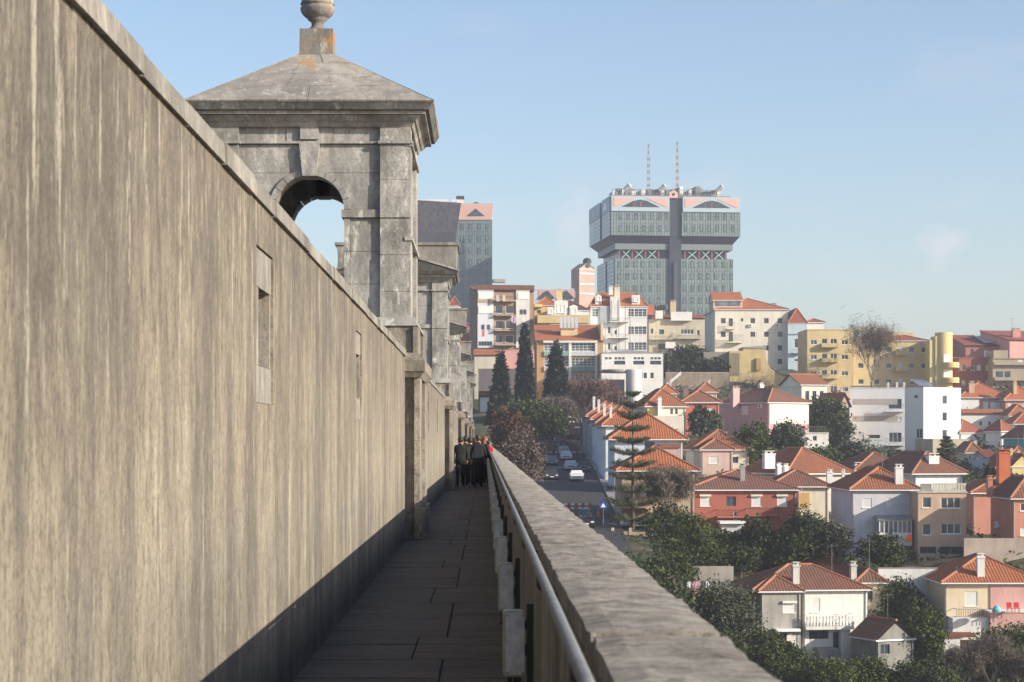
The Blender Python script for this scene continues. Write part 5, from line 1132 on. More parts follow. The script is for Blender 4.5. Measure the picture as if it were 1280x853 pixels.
for i in range(k): z = zl + (zt - zl) * i / k; mb.box(x0, x1, -.05, 0, z - .04, z + .04)
tag(mb.build('mullions', MUL, t), kind='stuff')
for y in (284, 299, 313.5, 328, 342, 357, 371, 385):
    for x in (577.5, 588, 599, 609): xx, zz = q(x, y + 3.7); link('window', wm, t, (xx, -.13, zz))
    if y < 372:
        xx, zz = q(567, y + 3.7); link('window', wm, t, (xx, -.13, zz))
MB().box(q(515, 0)[0], q(560, 0)[0], 4, 14, q(0, 249)[1] - .5, q(0, 247.5)[1]).build('roof_deck', WWM, t)
for x, y, w_, h, m_ in ((545, 248, 20, 6, WWM), (524, 249, 8, 2, WWM), (575, 243.5, 10, 3, DARKM), (572, 248, 14, 7, WWM), (595, 251.5, 6, 3.5, DARKM), (587, 254, 8, 2, CONC)): a_, z_ = q(x, y); MB().box(a_ - w_ * s / 2, a_ + w_ * s / 2, 5, 9, z_ - h * s, z_ + .2).build('roof_plant', m_, t)
b = Bld('house', 'Small white house with red mansard seen between second turret and brown block', 440, None, 561, 575, 382, 440, 0, 8, (.74, .72, .68), G1); b.win('F', 563.5, 386, 568.5, 392, 'w'); b.roof('hip', 2.0, .1, TILE_RED, r=.4); b.finish()
b = Bld('house', 'Reddish house low between the fourth turret and the brown block', 425, None, 574, 592, 410, 450, 0, 8, (.5, .2, .12), G1); b.win('F', 581, 412, 585, 417, 'w'); b.roof('hip', 1.2, .1, TILE_RED); b.finish()

for a in [('Small cream house with red roof in the gap right of the low white building', 345, 1262, 1290, 520, 545, (.72, .62, .46), 2.0, TILE), ('Grey white house with low red roof behind the turquoise house', 332, 1268, 1300, 530, 560, (.66, .66, .66), 1.9, TILE_RED), ('Low house with long orange roof behind the massive orange chimney', 268, 1240, 1262, 596, 620, (.6, .45, .35), 1.8, TILE),
          ('Cream cottage with pale red roof between grey workshop and olive box', 300, 1208, 1226, 566, 590, (.70, .64, .52), 1.6, TILE_OLD), ('Small ochre house with tiled roof below the rubble retaining wall', 330, 872, 896, 490, 515, (.72, .62, .40), 1.6, TILE), ('Low white house with tiled roof left of the raspberry red house', 325, 824, 846, 492, 520, (.75, .70, .6), 1.5, TILE_NEW), ('Small house with orange roof half hidden behind the dark round tree', 345, 1040, 1060, 500, 525, (.66, .50, .36), 1.6, TILE)]:
    b = Bld('house', a[0], a[1], None, a[2], a[3], a[4], a[5], 0, 7, a[6], G1); c_ = (a[2] + a[3]) / 2; h_ = (a[5] - a[4])
    b.win('F', c_ - 6, a[4] + 3, c_ - 3, a[4] + 8, 'w'); b.win('F', c_ + 3, a[4] + 3, c_ + 6, a[4] + 8, 's'); b.roof('hip', a[7], .35, a[8]); b.chimney(c_ + 1, c_ + 4, a[4] - 13, a[4] - 5, 3); b.finish()

# ================================================================== TREES
def leafm(name, c, c2=None):
    key = ('leaf', name)
    if key in MC: return MC[key]
    m, nt, bs = newmat(name); MC[key] = m; at = N(nt, 'ShaderNodeAttribute', attribute_name='tint')
    c2 = c2 or (c[0] * 2.1 + .015, c[1] * 1.9 + .01, c[2] * 1.4)
    nt.links.new(ramp(nt, at.outputs['Fac'], [(0.0, sc(c, .55)), (.5, c), (1.0, c2)]), bs.inputs['Base Color'])
    bs.inputs['Roughness'].default_value = .65; bs.inputs['Specular IOR Level'].default_value = .15
    bs.inputs['Transmission Weight'].default_value = 0; return m
def leaves(name, pts, tint, size, mat, parent, rs, flat=.0, elong=1.3, wide=.38):
    n = len(pts); a = rs.normal(size=(n, 3)); a /= np.linalg.norm(a, axis=1)[:, None]; b = rs.normal(size=(n, 3)); b -= (a * b).sum(1)[:, None] * a; b /= np.linalg.norm(b, axis=1)[:, None]
    s = size * rs.uniform(.6, 1.35, n)[:, None]; a = a * s * .5 * elong; b = b * s * wide
    v = np.empty((n, 4, 3)); v[:, 0] = pts - a; v[:, 1] = pts + b; v[:, 2] = pts + a; v[:, 3] = pts - b
    me = bpy.data.meshes.new(name); me.vertices.add(n * 4); me.loops.add(n * 4); me.polygons.add(n)
    me.vertices.foreach_set('co', v.reshape(-1)); me.loops.foreach_set('vertex_index', np.arange(n * 4, dtype=np.int32)); me.polygons.foreach_set('loop_start', np.arange(0, n * 4, 4, dtype=np.int32))
    at = me.attributes.new('tint', 'FLOAT', 'FACE'); at.data.foreach_set('value', np.clip(tint, 0, 1).astype(np.float32)); me.materials.append(mat); me.update(calc_edges=True)
    return link(name, me, parent) if parent is not False else me
def crown_pts(rs, R3, zc, ncl, nl, lump=.22, spread=.16, shape='round'):
    if shape == 'cypress':
        h = R3[2] * 2; zz = rs.beta(1.1, 1.5, ncl); ang = rs.uniform(0, 6.283, ncl); prof = np.clip(np.minimum(1, (zz + .05) / .18) ** .6 * (1 - zz) ** .62, .05, 1); rad = prof * R3[0] * (rs.uniform(0, 1, ncl) ** .35) * rs.uniform(.82, 1.12, ncl)
        c = np.stack([rad * np.cos(ang), rad * np.sin(ang), zc - R3[2] + zz * h], 1)
    else:
        d = rs.normal(size=(ncl, 3)); d /= np.linalg.norm(d, axis=1)[:, None]
        ph = rs.uniform(0, 6.283, 6); fr = rs.normal(size=(6, 3)) * 2.4
        lum = 1 + lump * sum(np.sin(d @ fr[k] + ph[k]) for k in range(6)) / 2.2
        rr_ = rs.uniform(.15, 1, ncl) ** .42 * lum
        c = d * rr_[:, None] * np.array(R3); c[:, 2] = np.where(c[:, 2] < 0, c[:, 2] * .75, c[:, 2]); c[:, 2] += zc
    k = nl // ncl; sp = spread * min(R3[0], R3[2])
    p = np.repeat(c, k, 0) + rs.normal(size=(ncl * k, 3)) * sp * np.array([1, 1, .8 if shape != 'cypress' else 1.8]); t = np.repeat(np.clip(rs.normal(.42, .22, ncl), 0, 1), k) + rs.normal(0, .08, ncl * k)
    return p, t
def branch(mb, p, d, L, r, depth, rnd, spread=.6, n=5, tips=None, up=.25, dec=.68):
    p = Vector(p); d = Vector(d).normalized(); q = p
    for i in range(3):
        d2 = (d + Vector((rnd.uniform(-.18, .18), rnd.uniform(-.18, .18), rnd.uniform(-.06, .16)))).normalized(); e = q + d2 * L / 3; mb.tube(q, e, r * (1 - i * .16), r * (1 - (i + 1) * .16), n, cap=False); q, d = e, d2
        if depth > 0 and i >= 1:
            for k in range(2 if i == 1 else 3):
                nd = (d + Vector((rnd.uniform(-1, 1), rnd.uniform(-1, 1), rnd.uniform(-.3, 1) * up * 2 + .15)) * spread).normalized(); branch(mb, q, nd, L * dec * rnd.uniform(.75, 1.1), r * .52, depth - 1, rnd, spread, 3 if depth < 3 else 4, tips, up, dec)
    if tips is not None and depth <= 1: tips.append(tuple(q))
BARK = plain('bark', (.10, .075, .055), .95, 0, .5, 3); BARKG = plain('grey_bark', (.28, .24, .19), .95, 0, .5, 3)
LDK = leafm('dark_leaves', (.040, .056, .020)); LMD = leafm('green_leaves', (.055, .080, .022)); LYG = leafm('yellow_green_leaves', (.075, .10, .022), (.14, .17, .04)); LOL = leafm('olive_leaves', (.070, .080, .048), (.13, .145, .10))
LCY = leafm('cypress_leaves', (.013, .022, .011), (.040, .055, .026)); LRB = leafm('rust_leaves', (.085, .042, .022), (.20, .10, .05)); LNF = leafm('araucaria_leaves', (.066, .080, .042), (.15, .155, .085)); LTW = leafm('twig_haze', (.13, .105, .085), (.26, .21, .165)); LPK = leafm('reddish_twigs', (.13, .075, .06), (.24, .15, .12))
TREE_N = 0
def tree(label, px, yb, yt, wpx, D, mat=LDK, kind='round', group=None, name='tree', dens=1.0, leaf=None, zb=None):
    global TREE_N; TREE_N += 1; rs = np.random.RandomState(TREE_N * 13 + 5); rnd = random.Random(TREE_N * 7); s = D / F
    x = (px - VX) * s; z0 = (VY - yb) * s; H = (yb - yt) * s; rw = wpx * s / 2; t = thing(name, label, 'tree' if 'shrub' not in name else 'shrub', (x, D, z0), 0, group)
    leaf = leaf or .235 * D / 200
    if kind == 'round':
        rz = H * .5 if H < rw * 2.6 else H * .42; zc = H - rz; mb = MB(); mb.tube((0, 0, -1.5), (.1, 0, zc - rz * .4), .06 * rw + .1, .04 * rw + .07, 8, cap=False)
        for k in range(6): a = k * 1.05; mb.tube((.1, 0, zc - rz * .5), (math.cos(a) * rw * .6, math.sin(a) * rw * .6, zc + rz * .2 * (k % 3 - .5)), .05 * rw + .03, .03, 5, cap=False)
        mb.build('trunk', BARK, t); n = int(7600 * dens * max(.5, min(2.2, rw * rz / 9))); p, tt = crown_pts(rs, (rw * .95, rw * .95, rz), zc, max(40, n // 26), n); leaves('crown', p, tt, leaf, mat, t, rs)
    elif kind == 'cypress':
        MB().tube((0, 0, -1), (0, 0, H * .9), .22, .05, 7).build('trunk', BARK, t); p, tt = crown_pts(rs, (rw, rw, H * .5), H * .5, 420, int(11000 * dens), spread=.13, shape='cypress'); leaves('crown', p, tt, leaf, mat, t, rs, elong=1.7)
    elif kind == 'araucaria':
        mb = MB(); mb.tube((0, 0, -1), (0, 0, H * .99), .016 * H, .03, 8, cap=False); mb.build('trunk', BARK, t); k = 0; P_, T_ = [], []; f = .13; lv = MB(); nT = 11 if H > 6 else 5
        for ti in range(nT):
            f = .10 + .86 * (ti / (nT - 1)) ** .92; z = H * f; L = rw * (1.05 * (1 - f) ** .62 + .05) * rnd.uniform(.9, 1.08) * (.80 if ti == 0 else 1)
            for b_ in range(6):
                a = b_ * 1.047 + ti * .55 + rnd.uniform(-.15, .15); LL = L * rnd.uniform(.82, 1.08); pr = Vector((0, 0, z)); m_ = 9
                for q_ in range(1, m_ + 1):
                    u = q_ / m_; pt = Vector((math.cos(a) * LL * u, math.sin(a) * LL * u, z - .03 * LL * math.sin(u * 3.0) + LL * .20 * u * u * (1 if f < .8 else 2.2))); lv.tube(pr, pt, .05 * (1.2 - u) + .01, n=4, cap=False)
                    if u > .22:
                        c = (pr + pt) / 2; w_ = .30 * min(1, (u - .1) * 2.2) * (LL / rw + .35); nn = int(28 * dens * (.6 + LL / rw)); o = rs.normal(size=(nn, 3)) * np.array([w_ * .6, w_ * .6, w_ * .30]) + np.array(c) + np.array([0, 0, w_ * .2]); P_.append(o); T_.append(rs.normal(.4 + .25 * (u - .5), .2, nn))
                    pr = pt
        lv.build('branches', BARK, t); leaves('foliage', np.concatenate(P_), np.concatenate(T_), leaf * .75, mat, t, rs, elong=2.4, wide=.13)
    elif kind in ('bare', 'twiggy'):
        mb = MB(); tips = []; th = H * (.28 if kind == 'bare' else .2); mb.tube((0, 0, -1), (0, 0, th), .022 * H + .03, .018 * H + .02, 7, cap=False); mb.build('trunk', BARKG, t); mb = MB()
        for k in range(5): a = k * 1.26 + .3; branch(mb, (0, 0, th * (.8 + .1 * k)), (math.cos(a) * rw / H * 1.5, math.sin(a) * rw / H * 1.5, 1), H * (.27 if kind == 'bare' else .34), .011 * H, 3, rnd, .62, 4, tips)
        mb.build('branches', BARKG, t); T_ = np.array(tips); n = int(9.0 * dens * len(T_)); o = np.repeat(T_, max(1, n // len(T_)), 0); o = o + rs.normal(size=o.shape) * .05 * H; leaves('twigs', o, rs.normal(.5, .25, len(o)), leaf * (.9 if kind == 'bare' else 1.1), mat, t, rs, elong=4.0, wide=.09)
    return t
CG = 'cypresses beside the street'
tree('Tallest slim dark cypress, in front of the brown apartment block', 656, 520, 410, 27, 338, LCY, 'cypress', CG, 'cypress_tree')
tree('Broad dark cypress in front of the glazed veranda block', 695, 530, 434, 36, 330, LCY, 'cypress', CG, 'cypress_tree')
tree('Shorter leftmost dark cypress close to the stone turrets', 626, 530, 444, 29, 326, LCY, 'cypress', CG, 'cypress_tree')
tree('Low dark cypress with rounded foot in front of the leftmost cypress', 617, 545, 497, 22, 318, LCY, 'cypress', CG, 'cypress_tree')
tree('Dark green bushy tree at the feet of the three cypresses', 655, 552, 500, 62, 312, LDK); tree('Dark bushy tree right of the cypresses above the street bend', 688, 552, 512, 40, 305, LDK)
tree('Rust brown leaved tree standing left of the street', 640, 585, 512, 52, 268, LRB, dens=.9); tree('Purplish brown twiggy tree just beyond the parapet end', 652, 612, 540, 60, 240, leafm('purple_twigs', (.11, .082, .066), (.20, .155, .12)), dens=.8)
tree('Grey twiggy tree behind the rust brown tree', 698, 556, 500, 46, 322, LTW, 'twiggy'); tree('Bare reddish tree in front of the lower veranda windows', 727, 548, 474, 62, 345, LPK, 'twiggy', dens=1.6); tree('Second bare reddish tree beside the round white tank', 750, 540, 478, 40, 350, LPK, 'twiggy', dens=1.2)
tree('Tall tiered araucaria standing in front of the orange roofed houses', 791, 668, 487, 82, 206, LNF, 'araucaria', None, 'araucaria_tree', leaf=.26)
tree('Leafless grey shrubby tree against the beige pyramid roofed house', 838, 668, 588, 62, 209, LTW, 'twiggy', dens=1.5)
for a in [('Dark tree filling the gap left of the red house', 838, 690, 628, 62, 208, LDK), ('Dark bushy tree right of the beige garden wall below the araucaria', 834, 715, 650, 44, 200, LDK), ('Green tree in front of the red house left corner', 868, 712, 646, 52, 206, LMD), ('Dark tree above the washing line', 846, 738, 672, 56, 200, LDK), ('Yellow green small tree beside the washing line', 851, 742, 697, 30, 190, LYG),
          ('Dark tree below the red house porch', 906, 716, 660, 56, 209, LDK), ('Dark tree below the red house balcony', 947, 716, 650, 54, 208, LDK), ('Green tree behind the bright orange ridge', 978, 716, 664, 44, 207, LMD), ('Large dark tree between red house and lavender house', 1003, 712, 638, 58, 207, LDK), ('Loose lighter olive tree left of the lavender house', 1046, 706, 656, 36, 206, LOL),
          ('Low green tree beneath the red house windows', 885, 720, 676, 50, 203, LMD), ('Dark low tree behind the long orange roof', 925, 716, 682, 50, 204, LDK)]: tree(*a, group='trees in the gardens below the red house')
for a in [('Dark hedge tree against the parapet below the beige garden wall', 792, 752, 676, 56, 197, LDK), ('Dark tree right of the hedge tree under the garden wall', 826, 770, 690, 56, 194, LDK), ('Dark shrub tree left of the round olive tree by the parapet', 862, 815, 768, 40, 186, LDK), ('Dark low tree beneath the round olive tree', 905, 838, 790, 60, 181, LDK)]: tree(*a, group='trees along the foot of the aqueduct')
tree('Round grey green olive tree beside the bare cement wing', 909, 812, 727, 86, 184, LOL, name='olive_tree', dens=1.5)
tree('Dark shrubby tree in front of the glazed veranda of the lavender house', 1104, 712, 668, 60, 205, LDK)
tree('Small green tree at the foot of the beige balustraded house', 1116, 712, 680, 30, 202, LMD)
tree('Large dark green tree right of the white balconied house', 1121, 812, 722, 72, 197, LDK, dens=1.3); tree('Dark trees shaded left side beyond the small shed', 1148, 840, 745, 46, 193, LDK)
tree('Light green conical tree left of the cream and pink house', 1163, 862, 764, 44, 186, LMD, dens=1.2)
tree('Dark green bushy tree at the lower right edge of the view', 1262, 868, 775, 84, 176, LMD, dens=1.3)
for px, yb, yt, w_, k in ((1238, 885, 790, 70, 'bare'), (1203, 880, 806, 56, 'bare'), (1276, 890, 812, 50, 'bare')): tree({1238: 'Pale leafless tree in the lower right corner, tallest of the bare trees', 1203: 'Leafless tree left of the tallest bare tree, lower right', 1276: 'Leafless tree cut by the right edge at the bottom'}[px], px, yb, yt, w_, 171, LTW, k, 'bare trees in the lower right corner', dens=1.2)
for a in [('Green hedge shrub under the olive tree near the parapet edge', 958, 846, 796, 44, 177, LMD), ('Green shrub below the stair of the white balconied house', 992, 872, 812, 62, 174, LMD), ('Yellow green shrub at the bottom centre edge of the gardens', 1042, 880, 826, 66, 170, LYG), ('Green shrub below the cement shed', 1092, 878, 822, 64, 171, LMD), ('Dark shrub right of the cement shed', 1138, 880, 824, 50, 170, LDK), ('Low shrub with orange tinted leaves under the grey cement wing', 978, 836, 800, 36, 183, leafm('autumn_leaves', (.06, .07, .018), (.25, .15, .03))), ('Green shrub at the very bottom below the conical tree', 1180, 885, 835, 50, 168, LMD)]: tree(*a, group='garden shrubs along the bottom', name='shrub')
for a in [('Green tree left of the pink house lower windows', 944, 606, 532, 44, 264, LMD), ('Grey green loose tree in front of the pink and cream house', 984, 600, 532, 56, 270, LOL), ('Dark round tree on the slope left of the modern block', 1037, 560, 502, 48, 320, LDK), ('Olive tree at the foot of the modern block flank', 1072, 606, 552, 48, 285, LOL), ('Green tree in front of the low white annex', 1030, 606, 556, 48, 280, LMD), ('Grey green tree right of the olive tree by the modern block', 1102, 604, 562, 40, 283, LOL), ('Dark low tree behind the pale pink house', 925, 600, 556, 40, 268, LDK), ('Grey green tree behind the twin white chimneys', 1005, 606, 562, 44, 276, LOL),
          ('Low tree between the pink house and the dark tiled roof', 962, 606, 566, 44, 268, LDK), ('Small tree in front of the raspberry red house', 874, 556, 508, 26, 290, LOL), ('Small dark tree left of the pink house', 890, 552, 516, 22, 292, LMD)]: tree(*a, group='trees on the middle slope')
tree('Small araucaria in front of the olive beige box', 1183, 610, 546, 40, 262, LNF, 'araucaria', None, 'araucaria_tree', leaf=.28)
for px in (1234, 1242): tree('Small dark conifer %s of a pair by the massive orange chimney' % ('left' if px == 1234 else 'right'), px, 612, 583 + (px - 1234) * .4, 9, 250, LCY, 'cypress', 'pair of small conifers', 'conifer_tree', dens=.15)
for a in [('Large dark tree above the rubble retaining wall', 864, 474, 432, 58, 403, LDK), ('Grey green tree at the left end of the rubble retaining wall', 838, 474, 446, 36, 401, LOL), ('Dark tree with yellow fruit at the right end of the rubble wall', 893, 474, 448, 38, 401, leafm('citrus_leaves', (.022, .035, .012), (.22, .16, .03)))]: tree(*a, group='hilltop trees above the retaining wall')
tree('Tall bare tree in front of the yellow apartment building', 1090, 508, 398, 72, 385, leafm('pale_twigs', (.17, .125, .08), (.27, .20, .13)), 'bare', dens=.45)
# undergrowth on the valley side
rs = np.random.RandomState(77); pts, tn = [], []
for _ in range(3200):
    x, y = rs.uniform(5, 100), rs.uniform(120, 285)
    sx, sz = street_z(y)
    if x < sx + 7.5 and y > 186: continue
    z = GZ(x, y); k = 14; sp = rs.uniform(.35, .8); pts.append(np.array([x, y, z + sp * .4]) + rs.normal(size=(k, 3)) * [sp, sp, sp * .5]); tn.append(np.full(k, rs.uniform(.1, .7)) + rs.normal(0, .1, k))
tag(leaves('undergrowth', np.concatenate(pts), np.concatenate(tn), .42, LMD, None, rs), kind='stuff')
rs = np.random.RandomState(79); pts, tn = [], []
for _ in range(2600):
    x, y = rs.uniform(5, 24), rs.uniform(125, 206)
    if y > 184 and x < street_z(y)[0] + 6.8: continue
    z = GZ(x, y); k = 22; sp = rs.uniform(.3, .6); pts.append(np.array([x, y, z + sp * .5]) + rs.normal(size=(k, 3)) * [sp, sp, sp * .5]); tn.append(np.full(k, rs.uniform(.0, .45)) + rs.normal(0, .1, k))
tag(leaves('bank_of_ivy', np.concatenate(pts), np.concatenate(tn), .26, LDK, None, rs), kind='stuff')
rs = np.random.RandomState(78); pts, tn = [], []
for _ in range(1500):
    x, y = rs.uniform(20, 130), rs.uniform(285, 400)
    z = GZ(x, y); k = 10; sp = rs.uniform(.4, 1.0); pts.append(np.array([x, y, z + sp * .4]) + rs.normal(size=(k, 3)) * [sp, sp, sp * .5]); tn.append(np.full(k, rs.uniform(.1, .7)) + rs.normal(0, .1, k))
tag(leaves('hillside_scrub', np.concatenate(pts), np.concatenate(tn), .55, LOL, None, rs), kind='stuff')

# ================================================================== STREET THINGS
def car(label, px, D, paint, van=False, cat='car', rz=0, group='cars on the street'):
    sx, sz = street_z(D); x = (px - VX) * D / F; t = thing('parked_car' if not van else 'parked_van', label, 'car' if not van else 'van', (x, D, sz), rz, group); pm = plain('car_paint', paint, .3, 0, .05)
    hs = 1.45 if not van else 1.95; prof = [(0, .35), (.0, .70), (.12, .82), (1.0, .92), (1.75, hs - .03), (2.1, hs), (3.4, hs), (4.05, .98), (4.25, .9), (4.3, .4), (4.2, .28), (.1, .28)] if not van else [(0, .35), (0, .85), (.1, 1.0), (.7, 1.1), (1.15, hs - .05), (1.4, hs), (4.4, hs), (4.5, .9), (4.5, .3), (.1, .3)]
    mb = MB(); n = len(prof)
    rows = [(-.86, .0), (-.84, .03), (.84, .03), (.86, .0)]
    def w_(z): return .86 if z < .95 else .86 - (z - .95) * .38
    V = [[(sg * w_(z), y, z) for y, z in prof] for sg in (-1, 1)]
    mb.face(V[0][::-1]); mb.face(V[1])
    for i in range(n): j = (i + 1) % n; mb.face([V[0][i], V[0][j], V[1][j], V[1][i]])
    mb.build('body', pm, t)
    def gl(pts): 
        m_ = MB(); m_.face(pts); m_.build('window', GLASS, t)
    y0, z0, y1, z1 = (1.06, .95, 1.72, hs - .09) if not van else (.74, 1.15, 1.12, hs - .12); e = .02
    gl([(-w_(z0) + .08, y0 - e, z0), (w_(z0) - .08, y0 - e, z0), (w_(z1) - .1, y1 - e, z1), (-w_(z1) + .1, y1 - e, z1)])
    for sg in (-1, 1): gl([(sg * (w_(z0) + .01), y0 + .35, z0 + .03), (sg * (w_(z0) + .01), 3.75, z0 + .03), (sg * (w_(z1) + .01), 3.3, z1), (sg * (w_(z1) + .01), y1 + .15, z1)][::sg])
    ye = prof[7 if not van else 7][0]; gl([(.7, 3.98 if not van else 4.46, 1.04), (-.7, 3.98 if not van else 4.46, 1.04), (-.62, 3.5 if not van else 4.43, hs - .1), (.62, 3.5 if not van else 4.43, hs - .1)])
    for sg in (-1, 1):
        for yy in (.8, 3.45):
            w = MB().tube((sg * .70, yy, .31), (sg * .875, yy, .31), .31, n=16).build('wheel', BLACK, t); MB().tube((sg * .87, yy, .31), (sg * .885, yy, .31), .19, n=12).build('rim', METAL, w)
        MB().box(sg * .62 - .16, sg * .62 + .16, -.03, .02, .60, .74).build('headlight', PVC, t); MB().box(sg * .90 - .07, sg * .90 + .07, 1.25, 1.38, .95, 1.08).build('mirror', pm, t)
    MB().box(-.26, .26, -.04, .0, .42, .53).build('number_plate', PVC, t); MB().box(-.45, .45, -.025, .0, .56, .68).build('grille', BLACK, t)
    return t
car('White parked car nearest in the row facing the camera', 721.5, 260, (.75, .75, .74)); car('Second parked car in the row, silver grey', 714, 279, (.5, .51, .52)); car('Third parked car in the row, pale with bright windscreen', 708, 300, (.62, .63, .64))
car('Dark parked car beside the pavement, right of the white car', 730.5, 276, (.04, .045, .055)); car('Black van near the striped barrier, lower end of the street', 733, 205, (.02, .022, .03), True); car('Dark car below the black van, partly behind the parapet', 738, 190, (.05, .055, .07)); car('Dark car parked farther up by the crossing', 700, 330, (.03, .03, .035))
for a in [('Dark parked car on the left kerb, first in view', 690, 262, (.035, .035, .04)), ('Grey parked car on the left kerb, farther up', 690, 290, (.16, .165, .17)), ('Silver car behind the third pale car in the row', 705, 312, (.4, .41, .42)), ('Small red car at the far end of the row', 703, 345, (.3, .04, .03)), ('White car parked just before the street bend', 699, 352, (.7, .7, .7))]: car(*a)
def lamp(label, px, D, h=5.2):
    x = (px - VX) * D / F; t = thing('street_lamp', label, 'street lamp', (x, D, GZ(x, D) if D > 400 else street_z(D)[1] + .1), 0, 'street lamps along the pavement')
    MB().tube((0, 0, 0), (0, 0, h), .09, .06, 8).tube((0, 0, h), (-1.1, 0, h + .22), .05, .04, 6).build('pole', METAL, t); MB().frustum((-1.75, -.95, -.14, .14), (-1.6, -1.0, -.09, .09), h + .15, h + .30).build('lamp_head', PVC, t)
for a in [('Nearest street lamp, in front of the terrace houses', 733, 290), ('Second street lamp up the street', 725.5, 306), ('Third street lamp up the street', 721, 322), ('Fourth street lamp up the street', 713, 338), ('Farthest street lamp at the street bend', 709, 354)]: lamp(*a)
x, y = (754 - VX) * 205 / F, 205; t = thing('road_sign', 'Blue road sign with white mark on a grey pole by the pavement', 'road sign', (x, y, street_z(y)[1] + .1)); MB().tube((0, 0, 0), (0, 0, 2.6), .04, n=8).build('pole', METAL, t)
MB().box(-.38, .38, -.07, -.03, 1.95, 2.7).build('sign_plate', plain('sign_blue', (.02, .08, .35), .5, 0, 0), t); MB().prism([(-.24, 2.08), (.24, 2.08), (0, 2.52)], -.085, -.071).build('sign_mark', PVC, t)
x, y = (729 - VX) * 218 / F, 218; t = thing('barrier', 'Red and white striped road works barrier standing across the lane', 'barrier', (x - .6, y, street_z(y)[1]))
for z in (.55, .95):
    for i in range(8): MB().box(-1.5 + i * .38, -1.13 + i * .38, -.02, .02, z, z + .22).build('stripe_panel', plain('barrier_red', (.55, .07, .05), .6) if i % 2 else PVC, t)
for xx in (-1.3, 1.3): MB().box(xx - .04, xx + .04, .03, .08, 0, 1.25).box(xx - .05, xx + .05, -.3, .3, 0, .06).build('leg', METAL, t)
x, y = (748 - VX) * 214 / F, 214; t = thing('road_cone', 'Orange cone beside the striped barrier', 'cone', (x, y, street_z(y)[1] + .14)); MB().lathe([(.28, 0), (.28, .05), (.17, .06), (.03, .9)], n=14).build('cone', plain('cone_orange', (.7, .16, .03), .6), t)
# walls and fences
t = thing('garden_wall', 'Beige garden wall with dark hedge panel below the araucaria', 'wall', P(766, 676, 203)); s = 203 / F
MB().box(0, 50 * s, 0, .25, -2, 11 * s).build('wall', wallm((.48, .38, .28), .6), t)
for xx in (0, 22 * s, 50 * s): MB().box(xx - .15, xx + .15, -.06, .31, -2, 16 * s).build('gate_post', wallm((.5, .42, .33), .5), t)
for i in range(16): MB().box(.3 + i * .24, .34 + i * .24, .1, .14, 11 * s, 15.5 * s).build('bar', DARKM, t)
t = thing('boundary_wall', 'Low pale beige wall closing the street where it bends', 'wall', P(672, 552, 374)); s = 374 / F
MB().box(0, 50 * s, 0, .3, -2, 15 * s).build('wall', wallm((.56, .47, .33), .6), t); MB().box(-.05, 50 * s + .05, -.05, .35, 15 * s, 15 * s + .12).build('coping', CONC, t)
t = thing('boundary_wall', 'White garden wall between the long orange roof and the cream house', 'wall', P(1098, 728, 199)); s = 199 / F
MB().box(0, 74 * s, 0, .25, -2, 17 * s).build('wall', WWM, t); MB().box(-.02, 74 * s + .02, -.04, .29, 17 * s, 17 * s + .1).build('coping', CONC, t)
t = thing('boundary_wall', 'Low grey wall behind the washing line', 'wall', P(862, 728, 200)); MB().box(0, 4.4, 0, .25, -2, 1.6).build('wall', wallm((.40, .36, .31), .6), t)
t = thing('boundary_wall', 'Terrace wall at the foot of the salmon house on the right', 'wall', P(1205, 694, 203)); MB().box(0, 7.5, 0, .3, -2.5, 1.7).build('wall', wallm((.45, .38, .32), .7), t)
# washing line
t = thing('washing_line', 'Washing line with white sheets and pink cloth beside the yellow green tree', 'washing line', P(858, 750, 187)); s = 187 / F
for xx in (0, 33 * s): MB().tube((xx, 0, -1), (xx, 0, 24 * s), .04, n=6).build('post', METAL, t)
MB().tube((0, 0, 23 * s), (33 * s, 0, 23 * s), .012, n=4).build('line', DARKM, t)
for a, b_, h, c in ((1, 6, 12, (.75, .75, .78)), (7, 17, 15, (.60, .33, .36)), (18, 24, 6, (.08, .09, .12)), (24.5, 32, 8, (.78, .78, .80))):
    mb = MB(); k = 6
    for i in range(k): u0, u1 = a + (b_ - a) * i / k, a + (b_ - a) * (i + 1) / k; d0, d1 = .05 * math.sin(i * 1.9), .05 * math.sin((i + 1) * 1.9); mb.face([(u0 * s, d0, (23 - h) * s), (u1 * s, d1, (23 - h) * s), (u1 * s, 0, 23 * s), (u0 * s, 0, 23 * s)])
    mb.build('cloth', plain('cloth', c, .9), t)
t = thing('towel', 'Orange red towel hanging below the glazed veranda', 'towel', P(1136, 678, 209.8)); MB().box(-.28, .28, 0, .03, 0, .85).build('cloth', plain('cloth', (.75, .13, .04), .9), t)
t = thing('parasol', 'Folded pale turquoise parasol lying on the pink terrace', 'parasol', P(1246, 765, 188.2)); MB().lathe([(.42, 0), (.46, .2), (.3, .45), (.06, .62)], n=12).build('canopy', plain('cloth', (.20, .48, .52), .8), t)
for i, px in enumerate((1262, 1271)):
    t = thing('garden_chair', '%s red plastic chair on the pink terrace' % ('Left', 'Right')[i], 'chair', P(px, 766, 188.5), 0, 'red chairs on the terrace'); rd = plain('red_plastic', (.55, .03, .04), .5)
    MB().box(-.24, .24, -.24, .24, .40, .44).build('seat', rd, t); MB().box(-.24, .24, .2, .24, .46, .95).build('backrest', rd, t)
    for sx_ in (-.2, .2):
        for sy_ in (-.2, .2): MB().box(sx_ - .02, sx_ + .02, sy_ - .02, sy_ + .02, 0, .40).build('leg', rd, t)

